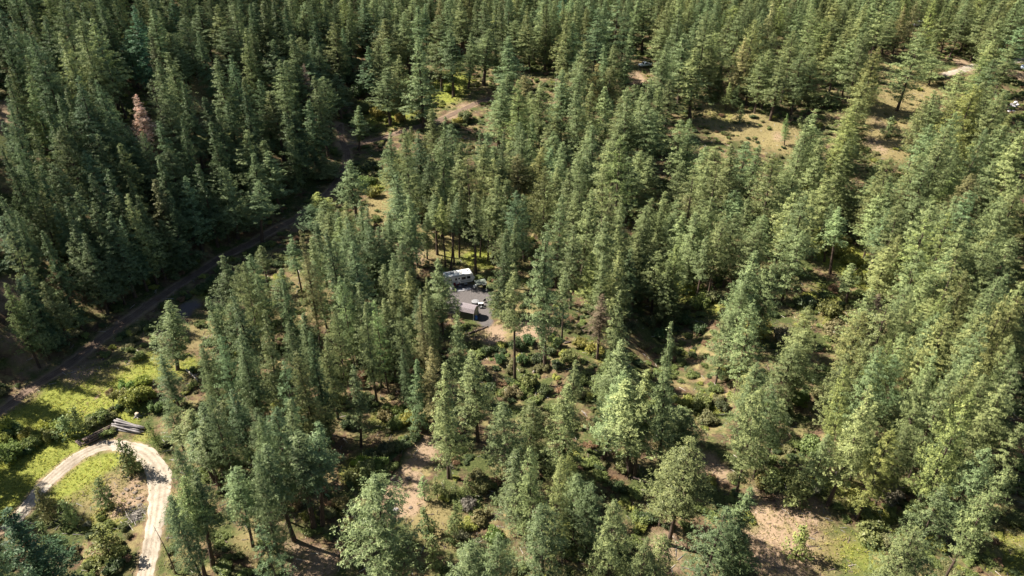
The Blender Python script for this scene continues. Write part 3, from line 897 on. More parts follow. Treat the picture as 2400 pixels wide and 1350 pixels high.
def blocks(t):
    """does the tree stand in the way of an opening the photograph shows"""
    b, c = project(t['x'], t['y'], t['z']), project(t['x'], t['y'], t['z'] + t['H'] * 0.97)
    hw_ = t['w'] * 0.42 * FPX / b[2]
    for k in range(13):
        f = k / 12
        px, py = b[0] + (c[0] - b[0]) * f, b[1] + (c[1] - b[1]) * f
        ww = hw_ * min(1, 1.25 * (1 - f) + 0.1) * (1 if f > 0.2 else 0.25)
        for wx, wy, wa, wb in WINDOWS:
            if ((px - wx) / (wa + ww)) ** 2 + ((py - wy) / (wb + 2)) ** 2 < 1:
                return True
        if px < 720 and py > 490:
            for q in TRK:
                if abs(q.x - px) < 14 + ww and abs(q.y - py) < 9:
                    return True
    return False


keep = []
for t in SPEC:
    if not t['fixed'] and not (t['tip'][1] > 880 and t['w'] > 5.5 and t['tip'][0] < 1600) and blocks(t):
        ok = False
        for H in np.arange(t['H'] - 2, 11, -2):
            x, y, z = hit(t['tip'][0], t['tip'][1], H)
            n_ = dict(t, x=x, y=y, z=z, H=float(H), w=t['w'] * (0.5 + 0.5 * H / t['H']))
            if not blocks(n_):
                ok = True
                t.update(n_)
                break
        if not ok:
            continue
    if not t['fixed']:
        if any(math.hypot(t['x'] - a, t['y'] - b) < r for a, b, r in CLEARW):
            continue
        dr = np.hypot(roadpts[:, 0] - t['x'], roadpts[:, 1] - t['y']).min()
        if dr < 2.0:
            continue
        if any(math.hypot(t['x'] - k['x'], t['y'] - k['y']) < (3.9 if t['tip'][1] < 420 else (2.7 if t['tip'][0] > 1150 else 2.3)) for k in keep):
            continue
    keep.append(t)
SPEC = keep

# ------------------------------------------------------------------ labels: by nearest landmark, side and order
LAND = [('the white travel trailer', 1080, 655), ('the grey-roofed shed', 1098, 730), ('the two log piles', 265, 1010), ('the looping gravel road', 330, 1110), ('the shaded dirt track', 330, 730),
        ('the pale dead pine', 332, 245), ('the lone meadow pine', 2110, 170), ('the yellow grass clearing', 1690, 270), ('the pale blue pickup', 1510, 148), ('the white camper van', 2150, 53),
        ('the bare dirt mound', 945, 1150), ('the pink dirt clearing', 1850, 1240), ('the bright green glade', 1960, 600), ('the shaded hollow', 1600, 760), ('the creek bend bank', 1080, 255),
        ('the track junction', 815, 335), ('the bare trackside slope', 60, 780), ('the grassy knoll', 1050, 200), ('the white snag', 450, 880), ('the pale boulder heap', 2370, 250)]
ORD = ['first', 'second', 'third', 'fourth', 'fifth', 'sixth', 'seventh', 'eighth', 'ninth', 'tenth', 'eleventh', 'twelfth', 'thirteenth', 'fourteenth', 'fifteenth', 'sixteenth', 'seventeenth', 'eighteenth', 'nineteenth', 'twentieth'] + ['twenty-' + a for a in ('first', 'second', 'third', 'fourth', 'fifth', 'sixth', 'seventh', 'eighth', 'ninth')] + ['thirtieth'] + ['thirty-' + a for a in ('first', 'second', 'third', 'fourth', 'fifth', 'sixth', 'seventh', 'eighth', 'ninth')]


def colour_word(c):
    r_, g_, b_ = c
    if g_ > 0.345:
        return 'bright yellow-green'
    if r_ > g_ * 1.0:
        return 'olive-brown'
    if r_ > g_ * 0.9:
        return 'olive'
    if b_ > r_ * 0.56:
        return 'dark blue-green' if g_ < 0.185 else 'blue-green'
    return 'dark green' if g_ < 0.21 else 'mid green'


def label_all(items, noun):
    groups = {}
    for t in items:
        px, py = t['tip']
        k = min(range(len(LAND)), key=lambda i: math.hypot((LAND[i][1] - px), (LAND[i][2] - py) * 1.2))
        dx, dy = px - LAND[k][1], py - LAND[k][2]
        d = math.hypot(dx, dy)
        if abs(dx) > 2.2 * abs(dy):
            side = 'right of' if dx > 0 else 'left of'
        elif abs(dy) > 2.2 * abs(dx):
            side = 'in front of' if dy > 0 else 'behind'
        else:
            side = ('in front and ' if dy > 0 else 'behind and ') + ('right of' if dx > 0 else 'left of')
        ring = 'close ' if d < 90 else ('' if d < 190 else 'far ')
        groups.setdefault((k, side, ring), []).append(t)
    for (k, side, ring), ts in groups.items():
        ts.sort(key=lambda t: t['tip'][0])
        n = len(ts)
        for i, t in enumerate(ts):
            slim = 'slender ' if t['w'] / t['H'] < 0.24 else ('broad ' if t['w'] / t['H'] > 0.36 else '')
            o = 'only one' if n == 1 else ORD[i] + ' from left'
            t['label'] = f"{slim}{colour_word(t['tint'])} {noun}, {o} {ring}{side} {LAND[k][0]}"
            if len(t['label'].split()) > 16:
                t['label'] = f"{colour_word(t['tint']).split()[-1]} {noun}, {o} {ring}{side} {LAND[k][0]}"
            if len(t['label'].split()) > 16:
                t['label'] = f"{noun}, {o} {ring}{side} {LAND[k][0]}"
            if len(t['label'].split()) > 16:
                t['label'] = f"{noun} {o} {ring}{side} {LAND[k][0]}".replace(' in front and ', ' below and ')


def seen_size(t):
    a, b = project(t['x'], t['y'], t['z'] + t['H']), project(t['x'], t['y'], t['z'])
    inside = -20 < a[0] < 2420 and -60 < a[1] < 1360
    return (b[1] - a[1]) * t['w'] / a[2] * FPX if inside else 0.0


GROUPS = {'pine': ('pine', 'pine_tree', 'pine tree', 'tall pines of the forest'), 'fir': ('fir', 'fir_tree', 'fir tree', 'dark firs of the forest'), 'young': ('young pine', 'young_pine', 'young pine', 'young pines in the openings')}
CAP = {'pine': 300, 'fir': 300, 'young': 300}
bins = {'pine': [t for t in SPEC if t['kind'] in ('pine', 'open', 'stem', 'sparse')], 'fir': [t for t in SPEC if t['kind'] == 'fir'], 'young': [t for t in SPEC if t['kind'] == 'young']}
REST = []
pr = random.Random(11)
for key, ts in bins.items():
    ts.sort(key=lambda t: -seen_size(t) - (1e5 if t['fixed'] else 0))
    REST += ts[CAP[key]:]
    ts = ts[:CAP[key]]
    noun, nm, cat, grp = GROUPS[key]
    label_all(ts, noun)
    for t in ts:
        (trunk, crown), H0, R0 = pr.choice(PROTO[t['kind']])
        if t.get('proto') is not None:
            (trunk, crown), H0, R0 = PROTO[t['kind']][t['proto']]
        if t['kind'] == 'young' and t['dens'] >= 0.8:
            (trunk, crown), H0, R0 = PROTO['young'][2]
            R0 *= 0.85
        if t['kind'] == 'young' and t['H'] > 9:
            (trunk, crown), H0, R0 = pr.choice(PROTO['pine'])
        o = thing(nm, t['label'], cat, (t['x'], t['y'], t['z']), 0, grp)
        o.rotation_euler = (t['tilt'][0], t['tilt'][1], pr.uniform(0, 6.28))
        if abs(t['tilt'][1]) > 1e-6:
            m_ = Matrix.Rotation(t['tilt'][1], 4, 'Y') @ Matrix.Rotation(t['tilt'][0], 4, 'X') @ Matrix.Rotation(pr.uniform(0, 6.28), 4, 'Z')
            o.rotation_euler = m_.to_euler()
        k = t['w'] / (2 * R0)
        o.scale = (k, k, t['H'] / H0)
        link('trunk', trunk, o)
        c = link('crown', crown, o)
        c['tint'] = t['tint']

# the forest past the frame goes on; its trees and the smallest far ones are one mass
rr = random.Random(77)
occupied = np.array([[t['x'], t['y']] for t in SPEC])
extra = []
tries = 0
while tries < 9000:
    tries += 1
    y = rr.uniform(20, 520)
    x = rr.uniform(-360, 360)
    zg = float(height(x, y))
    a = project(x, y, zg + 24)
    b = project(x, y, zg)
    if a[2] < 30:
        continue
    seen = -30 < a[0] < 2430 and a[1] > -5 and b[1] > 0 and a[1] < 1352
    if seen:
        continue
    if abs(x) > 40 + y * 0.95 or y > 480:
        continue
    if a[1] > 1352 and (a[0] < 500 or 1500 < a[0]) and y < 66:
        if rr.random() < 0.6:
            continue
    if -60 < b[0] < 2460 and b[1] < 1400 and a[1] > 0:
        continue
    if np.hypot(occupied[:, 0] - x, occupied[:, 1] - y).min() < 3.6:
        continue
    if np.hypot(roadpts[:, 0] - x, roadpts[:, 1] - y).min() < 3.5:
        continue
    occupied = np.vstack([occupied, [x, y]])
    hs = x < float(track_x(y)) - 3
    kind = 'fir' if rr.random() < (0.6 if hs else 0.08) else rr.choice(['pine', 'open'])
    extra.append(dict(x=x, y=y, z=zg, H=rr.gauss(21, 2.4), w=rr.uniform(4.6, 6.8), kind=kind, tint=tint_for(a[0], a[1], kind, rr), tilt=(rr.gauss(0, .02), rr.gauss(0, .02))))
REST += [t for t in extra]



def make_mass(name, label, cat, variants, items):
    """ONE stuff object: points that carry copies of plants; items = (x, y, z, variant, size xyz, turn xyz, tint)"""
    first = {}
    for o in list(COL.objects):
        if o.type == 'MESH' and o.data.name not in first:
            first[o.data.name] = o
    me = bpy.data.meshes.new(name)
    me.vertices.add(len(items))
    me.vertices.foreach_set('co', np.array([i[:3] for i in items], dtype=np.float32).ravel())
    me.attributes.new('variant', 'INT', 'POINT').data.foreach_set('value', np.array([i[3] for i in items], dtype=np.int32))
    me.attributes.new('size', 'FLOAT_VECTOR', 'POINT').data.foreach_set('vector', np.array([i[4] for i in items], dtype=np.float32).ravel())
    me.attributes.new('turn', 'FLOAT_VECTOR', 'POINT').data.foreach_set('vector', np.array([i[5] for i in items], dtype=np.float32).ravel())
    me.attributes.new('tint', 'FLOAT_COLOR', 'POINT').data.foreach_set('color', np.array([(*i[6], 1.0) for i in items], dtype=np.float32).ravel())
    ob = stuff(link(name, me), label, cat)
    gn = bpy.data.node_groups.new(name + '_copies', 'GeometryNodeTree')
    gn.interface.new_socket('Geometry', in_out='INPUT', socket_type='NodeSocketGeometry')
    gn.interface.new_socket('Geometry', in_out='OUTPUT', socket_type='NodeSocketGeometry')
    g_in, g_out = gn.nodes.new('NodeGroupInput'), gn.nodes.new('NodeGroupOutput')
    g_join = gn.nodes.new('GeometryNodeJoinGeometry')
    gn.links.new(g_join.outputs[0], g_out.inputs[0])

    def named(tp, nm):
        n = gn.nodes.new('GeometryNodeInputNamedAttribute')
        n.data_type = tp
        n.inputs['Name'].default_value = nm
        return n.outputs['Attribute']

    a_var, a_size, a_turn = named('INT', 'variant'), named('FLOAT_VECTOR', 'size'), named('FLOAT_VECTOR', 'turn')
    for k, meshes in enumerate(variants):
        jn = gn.nodes.new('GeometryNodeJoinGeometry')
        for m_ in meshes:
            if m_.name not in first:
                print('no object carries', m_.name)
                continue
            oi = gn.nodes.new('GeometryNodeObjectInfo')
            oi.transform_space = 'ORIGINAL'
            oi.inputs['Object'].default_value = first[m_.name]
            gn.links.new(oi.outputs['Geometry'], jn.inputs[0])
        cmp_ = gn.nodes.new('FunctionNodeCompare')
        cmp_.data_type = 'INT'
        cmp_.operation = 'EQUAL'
        gn.links.new(a_var, cmp_.inputs[2])
        cmp_.inputs[3].default_value = k
        ip = gn.nodes.new('GeometryNodeInstanceOnPoints')
        gn.links.new(g_in.outputs[0], ip.inputs['Points'])
        gn.links.new(cmp_.outputs[0], ip.inputs['Selection'])
        gn.links.new(jn.outputs[0], ip.inputs['Instance'])
        gn.links.new(a_turn, ip.inputs['Rotation'])
        gn.links.new(a_size, ip.inputs['Scale'])
        gn.links.new(ip.outputs[0], g_join.inputs[0])
    md = ob.modifiers.new('copies', 'NODES')
    md.node_group = gn
    return ob


variants = [('pine', i) for i in range(7)] + [('fir', i) for i in range(6)] + [('open', i) for i in range(5)]
vidx = {'pine': (0, 7), 'fir': (7, 6), 'open': (13, 5), 'young': (0, 7), 'stem': (0, 7), 'sparse': (13, 5)}
items = []
for t in REST:
    a, n = vidx[t['kind']]
    k = a + rr.randrange(n)
    kd, j = variants[k]
    H0, R0 = PROTO[kd][j][1], PROTO[kd][j][2]
    items.append((t['x'], t['y'], t['z'] - 0.1, k, (t['w'] / 2 / R0, t['w'] / 2 / R0, t['H'] / H0), (t['tilt'][0], t['tilt'][1], rr.uniform(0, 6.28)), t['tint']))
make_mass('far_pine_forest', 'mass of far pines and firs filling the top of the view', 'forest', [PROTO[kd][j][0] for kd, j in variants], items)

# ------------------------------------------------------------------ dead trees
def gz(x, y):
    """height of the ground sheet itself"""
    fx = int(np.clip(np.searchsorted(gx, x) - 1, 0, nx - 2))
    fy = int(np.clip(np.searchsorted(gy, y) - 1, 0, ny - 2))
    u = (x - gx[fx]) / (gx[fx + 1] - gx[fx])
    v = (y - gy[fy]) / (gy[fy + 1] - gy[fy])
    return float((1 - u) * (1 - v) * GZ[fy, fx] + u * (1 - v) * GZ[fy, fx + 1] + (1 - u) * v * GZ[fy + 1, fx] + u * v * GZ[fy + 1, fx + 1])


def at(px, py):
    x, y, _ = hit(px, py)
    return Vector((x, y, gz(x, y)))


def dead_pine(tip, H, w, label, tint):
    x, y, z = hit(tip[0], tip[1], H)
    (tr, cr), H0, R0 = PROTO['pine'][3]
    o = thing('dead_pine', label, 'dead tree', (x, y, z))
    k = w / 2 / R0
    o.scale = (k, k, H / H0)
    o.rotation_euler = (0, 0, 1.0)
    link('trunk', tr, o)
    c = link('crown', cr, o)
    c['tint'] = tint


dead_pine((318, 222), 20, 5.0, 'dead pine with pale pinkish-brown needles among green trees', (0.66, 0.50, 0.40))
dead_pine((712, 150), 20, 4.2, 'dying pine with grey-brown needles on the slope left of the grassy knoll', (0.26, 0.20, 0.16))
dead_pine((1412, 690), 15, 4.5, 'brown half-bare dying tree at the edge of the shaded hollow', (0.19, 0.15, 0.10))
dead_pine((2060, 690), 16, 4.6, 'brown dying pine among the green pines right of the shaded hollow', (0.19, 0.145, 0.11))


def snag(base, top, label, m, twigs, rs, r0=0.14):
    a = at(*base)
    best = min(((abs(project(a.x, a.y, a.z + h)[1] - top[1]), h) for h in np.arange(1, 24, 0.2)))
    h = best[1]
    e = project(a.x, a.y, a.z + h)
    lean = (top[0] - e[0]) * e[2] / FPX
    o = thing('dead_snag', label, 'snag', a)
    b = MB()
    pts = [(lean * t + 0.12 * math.sin(3 * t), 0.1 * math.sin(2.2 * t), h * t - (0.4 if t == 0 else 0)) for t in np.linspace(0, 1, 7)]
    b.tube(pts, [r0 * (1 - 0.85 * t) for t in np.linspace(0, 1, 7)], m, 6)
    b.build('trunk', o, True)
    b = MB()
    for _ in range(twigs):
        t = rs.uniform(0.25, 0.97)
        c = Vector((lean * t + 0.12 * math.sin(3 * t), 0.1 * math.sin(2.2 * t), h * t))
        w, L = rs.uniform(0, 6.28), rs.uniform(0.3, 1.3) * (1.1 - t * 0.6)
        b.tube([c, c + Vector((math.cos(w) * L * 0.6, math.sin(w) * L * 0.6, 0.12 * L)), c + Vector((math.cos(w) * L, math.sin(w) * L, -0.1 * L))], [0.028, 0.02, 0.008], m, 4, cap=False)
    b.build('branches', o)


rs3 = np.random.RandomState(9)
snag((413, 1345), (358, 1232), 'thin bare dead trunk leaning over the pale gravel road', M_BARK, 14, rs3, 0.11)
snag((1058, 1122), (1040, 1010), 'dead trunk with white bare branches beside the dirt mound', M_DEADWOOD, 46, rs3, 0.16)
snag((1300, 215), (1305, 170), 'short pale snag at the dark forest edge behind the creek bend', M_DEADWOOD, 10, rs3, 0.14)
snag((1935, 1105), (1950, 1040), 'grey bare trunk with broken twigs at the edge of the pink clearing', M_DEADWOOD, 26, rs3, 0.12)


def fallen(a, b, r, m, label, twigs, rs, name='fallen_log', lift=0.0):
    A, B = at(*a), at(*b)
    o = thing(name, label, 'log', A)
    mb = MB()
    n = 6
    pts = []
    for i in range(n):
        t = i / (n - 1)
        q = A.lerp(B, t)
        pts.append(Vector((q.x, q.y, gz(q.x, q.y) + r * 0.8 + lift * t)) - A)
    mb.tube(pts, [r * (1 - 0.55 * i / (n - 1)) for i in range(n)], m, 7, capm=M_CUT)
    mb.build('trunk', o, True)
    if twigs:
        mb = MB()
        for _ in range(twigs):
            t = rs.uniform(0.3, 1)
            i = min(n - 2, int(t * (n - 1)))
            c = pts[i].lerp(pts[i + 1], t * (n - 1) - i)
            w = rs.uniform(0, 6.28)
            L = rs.uniform(0.4, 1.3)
            mb.tube([c, c + Vector((math.cos(w) * L, math.sin(w) * L, rs.uniform(0, 0.5) * L))], [0.03, 0.008], m, 3, cap=False)
        mb.build('branches', o)


for a, b, r, m, lab, tw in [
    ((1098, 783), (1144, 766), 0.2, M_LOGDARK, 'dark fallen tree with bare branches on the bank below the shed', 26),
    ((1250, 875), (1277, 827), 0.24, M_LOGGREY, 'grey fallen log leaning at the foot of the big pine right of the shed', 4),
    ((1322, 805), (1374, 797), 0.18, M_LOGDARK, 'thin dark fallen log lying across the yellow-green grass', 5),
    ((437, 868), (464, 893), 0.22, M_DEADWOOD, 'bleached white fallen snag left of the tall pines by the track', 12),
    ((240, 845), (258, 830), 0.16, M_LOGDARK, 'dark log lying beside the dirt track in the shade', 2),
    ((1478, 1118), (1530, 1136), 0.22, M_LOGDARK, 'dark log under the big pine pair in the lower forest', 5),
    ((1995, 640), (2012, 628), 0.15, M_LOGDARK, 'short dark log in the bright green glade', 2),
    ((915, 1128), (925, 1112), 0.16, M_LOGDARK, 'short log on the top of the bare dirt mound', 0),
    ((100, 300), (75, 262), 0.22, M_LOGDARK, 'dark fallen log on the pink soil at the far left', 4),
    ((2190, 830), (2225, 805), 0.2, M_LOGDARK, 'dark fallen log half hidden among the right-hand pines', 5)]:
    fallen(a, b, r, m, lab, tw, rs3)


# ------------------------------------------------------------------ log piles beside the road loop
def log_pile(a, b, rows, m, words, group, seed, spread, cut_left=True):
    rs = np.random.RandomState(seed)
    A, B = at(*a), at(*b)
    d = B - A
    L = d.length
    ang = math.atan2(d.y, d.x)
    nrm = Vector((-math.sin(ang), math.cos(ang), 0))
    mid = (A + B) / 2
    proto = []
    for k in range(3):
        mb = MB()
        n = 6
        r = [0.17, 0.20, 0.15][k]
        pts = [((t - 0.5) * 6.0, 0.05 * math.sin(4 * t + k), 0.04 * math.sin(3 * t + 2 * k)) for t in np.linspace(0, 1, n)]
        mb.tube(pts, [r * (1.08 - 0.28 * t) for t in np.linspace(0, 1, n)], m, 8, capm=M_CUT)
        for j in range(5):
            t = rs.uniform(-0.45, 0.45) * 6
            w = rs.uniform(0, 6.28)
            mb.tube([(t, 0, 0), (t + 0.05, math.cos(w) * (r + 0.09), math.sin(w) * (r + 0.09))], [0.03, 0.018], m, 4)
        proto.append(mb.mesh('log', True))
    z = 0.17
    names = ['bottom', 'second', 'top']
    for ri, cnt in enumerate(rows):
        for c in range(cnt):
            off = (c - (cnt - 1) / 2) * 0.42 + rs.normal(0, 0.03)
            p = mid + nrm * off + Vector((math.cos(ang), math.sin(ang), 0)) * rs.normal(0, 0.28)
            pos = 'only' if cnt == 1 else ('nearest the road' if c == 0 else ('farthest from the road' if c == cnt - 1 else ORD[c] + ' from the road'))
            lab = f"{words} log, {names[ri]} layer of its pile, {pos}"
            o = thing('log', lab, 'log', (p.x, p.y, gz(p.x, p.y) + z), 0, group, data=proto[(c + ri) % 3])
            o.rotation_euler = (rs.uniform(0, 6.28), 0, 0)
            e = Matrix.Rotation(ang + rs.normal(0, spread), 4, 'Z') @ Matrix.Rotation(rs.normal(0, 0.015), 4, 'Y') @ Matrix.Rotation(rs.uniform(0, 6.28), 4, 'X')
            o.rotation_euler = e.to_euler()
            o.scale = (L / 6.0 * rs.uniform(0.85, 1.08), rs.uniform(0.65, 1.3), rs.uniform(0.65, 1.3))
        z += 0.33


log_pile((199, 1040), (262, 1005), (4, 3, 2), M_LOGDARK, 'dark brown', 'dark logs piled by the road loop', 3, 0.03)
log_pile((269, 994), (334, 1012), (5, 4, 2), M_LOGGREY, 'weathered grey', 'grey logs piled by the road loop', 4, 0.07)
for k, (a, b) in enumerate([((179, 1036), (193, 1047)), ((183, 1034), (198, 1044)), ((184, 1041), (190, 1047))]):
    fallen(a, b, 0.2, M_LOGDARK, ['short reddish log end left of the dark log pile', 'short log just left of the dark log pile, touching it', 'stubby log in front of the short logs left of the dark pile'][k], 0, rs3, 'short_log')
# stump on the grass behind the grey logs
st = thing('tree_stump', 'grey weathered stump on the grass behind the grey log pile', 'stump', at(323, 976))
mb = MB()
mb.tube([(0, 0, -0.2), (0, 0, 0.15), (0.03, 0, 0.75)], [0.55, 0.42, 0.36], M_LOGGREY, 10, capm=M_CUT)
for w in range(5):
    mb.tube([(0.3 * math.cos(w * 1.26), 0.3 * math.sin(w * 1.26), 0.15), (0.9 * math.cos(w * 1.26 + .2), 0.9 * math.sin(w * 1.26 + .2), -0.1)], [0.16, 0.05], M_LOGGREY, 5)
mb.build('stump_wood', st, True)


# ------------------------------------------------------------------ rocks
def rock_mesh(seed, m):
    rs = np.random.RandomState(seed)
    import bmesh
    bm = bmesh.new()
    bmesh.ops.create_icosphere(bm, subdivisions=2, radius=1)
    ns = rs.normal(0, 1, (7, 3))
    for v in bm.verts:
        k = 1.0
        for q in ns:
            q_ = Vector(q).normalized()
            d = v.co.normalized().dot(q_)
            if d > 0.55:
                k = min(k, 0.55 / d + 0.15)
        v.co *= k * rs.uniform(0.93, 1.06)
        v.co.z *= 0.68
    me = bpy.data.meshes.new('rock')
    bm.to_mesh(me)
    bm.free()
    me.materials.append(m)
    return me


RM = [rock_mesh(50 + i, M_ROCK) for i in range(4)]
M_PALE = simple_mat('pale_rock', (0.55, 0.51, 0.54), 0.85, 0.25, 2.0, bump=0.5)
PM = [rock_mesh(80 + i, M_PALE) for i in range(3)]
ROCKS = [(302, 1143), (310, 1147), (306, 1152), (315, 1155), (309, 1160), (321, 1150), (318, 1163), (303, 1165), (326, 1158), (312, 1170), (306, 1176), (327, 1168), (332, 1177), (322, 1175), (330, 1186), (323, 1191), (316, 1183), (300, 1157), (334, 1165), (308, 1136), (318, 1139), (325, 1143), (305, 1186), (336, 1192), (329, 1198), (312, 1192)]
for k, (a, b) in enumerate(ROCKS):
    p = at(a, b)
    s = rs3.uniform(0.14, 0.36)
    p = p + Vector((rs3.normal(0, 0.35), rs3.normal(0, 0.5), 0))
    p.z = gz(p.x, p.y)
    o = thing('rock', 'brown rock in the scattered heap inside the road loop', 'rock', p + Vector((0, 0, s * 0.2)), rs3.uniform(0, 6.28), 'rocks strewn inside the road loop', data=RM[k % 4])
    o.scale = (s * rs3.uniform(0.8, 1.3), s * rs3.uniform(0.8, 1.3), s)
for k, (a, b, s) in enumerate([(2368, 256, 1.0), (2376, 250, 1.1), (2371, 246, 0.8), (2380, 242, 0.9), (2364, 262, 0.8), (2374, 262, 0.7), (2385, 247, 0.7)]):
    p = at(a, b)
    o = thing('pale_rock', 'pale lavender-grey boulder in the heap beside the far road at right', 'boulder', p + Vector((0, 0, 0.2)), rs3.uniform(0, 6.28), 'pale boulders heaped by the far road', data=PM[k % 3])
    o.scale = (s, s * 0.85, s * 1.1)
for k, (a, b, s, lab) in enumerate([(923, 1123, 0.5, 'flat brown rock at the top left of the bare dirt mound'), (958, 1122, 0.45, 'brown rock on the upper edge of the bare dirt mound'), (962, 1190, 0.35, 'small rock low on the bare dirt mound'), (928, 1197, 0.55, 'pale rock at the foot of the bare dirt mound'), (1157, 726, 0.3, 'small brown rock at the right edge of the camp gravel')]):
    o = thing('rock', lab, 'rock', at(a, b) + Vector((0, 0, s * 0.2)), rs3.uniform(0, 6), data=(PM if 'pale' in lab else RM)[k % 3])
    o.scale = (s * 1.2, s, s * 0.8)
# brush pile
bp = at(318, 1212)
mb = MB()
for _ in range(130):
    w, rr_ = rs3.uniform(0, 6.28), abs(rs3.normal(0, 1.0))
    c = Vector((math.cos(w) * rr_, math.sin(w) * rr_ * 1.2, 0))
    z = max(0.03, rs3.uniform(0, 0.75) * (1 - min(rr_, 2.2) / 2.4))
    a = rs3.uniform(0, 3.14)
    L = rs3.uniform(0.3, 1.0)
    dx, dy, dz = math.cos(a) * L, math.sin(a) * L, rs3.normal(0, 0.12)
    mb.tube([c + Vector((-dx, -dy, z - dz)), c + Vector((dx, dy, z + dz))], rs3.uniform(0.02, 0.055), M_DEADWOOD if rs3.rand() < 0.7 else M_LOGGREY, 4, cap=False)
o = stuff(mb.build('brush_pile'), 'heap of bleached sticks and slash inside the road loop', 'brush pile')
o.location = bp


# ------------------------------------------------------------------ shrubs
def make_shrub(name, seed, H, R):
    rs = np.random.RandomState(seed)
    cen, outv = [], []
    st = MB()
    for k in range(9):
        w = rs.uniform(0, 6.28)
        rr_ = R * math.sqrt(rs.uniform(0, 0.8))
        c = np.array([math.cos(w) * rr_, math.sin(w) * rr_, H * rs.uniform(0.4, 0.78) * (1 - 0.35 * rr_ / R)])
        lr = rs.uniform(0.3, 0.5) * R
        st.tube([(c[0] * 0.15, c[1] * 0.15, -0.15), tuple(c * np.array([0.7, 0.7, 0.6])), tuple(c)], [0.045, 0.03, 0.012], M_BARK, 4, cap=False)
        n = 60
        d = unit(rs.normal(0, 1, (n, 3)) + np.array([0, 0, 0.35]))
        p = c + d * lr * rs.uniform(0.55, 1.1, (n, 1)) * np.array([1, 1, 0.85])
        p[:, 2] = np.maximum(p[:, 2], 0.08)
        cen.append(p)
        outv.append(d)
    cen, outv = np.concatenate(cen), np.concatenate(outv)
    v, q, tone = sprays(cen, outv, rs, 4, 0.18, 0.36, 0.6, up=0.5, rnd=1.0)
    return st.mesh(name + '_stems'), np_mesh(name + '_foliage', v, q, mats=[M_LEAF], attrs={'spray': ('FACE', tone)})


SHRUB = [(make_shrub('shrub', 500 + i, 1.8, 1.3), 1.8, 1.3) for i in range(4)]
BRIGHT, MIDG, DARKG, GREY, OLIV = (0.30, 0.32, 0.085), (0.19, 0.235, 0.08), (0.10, 0.14, 0.06), (0.22, 0.22, 0.15), (0.22, 0.215, 0.10)
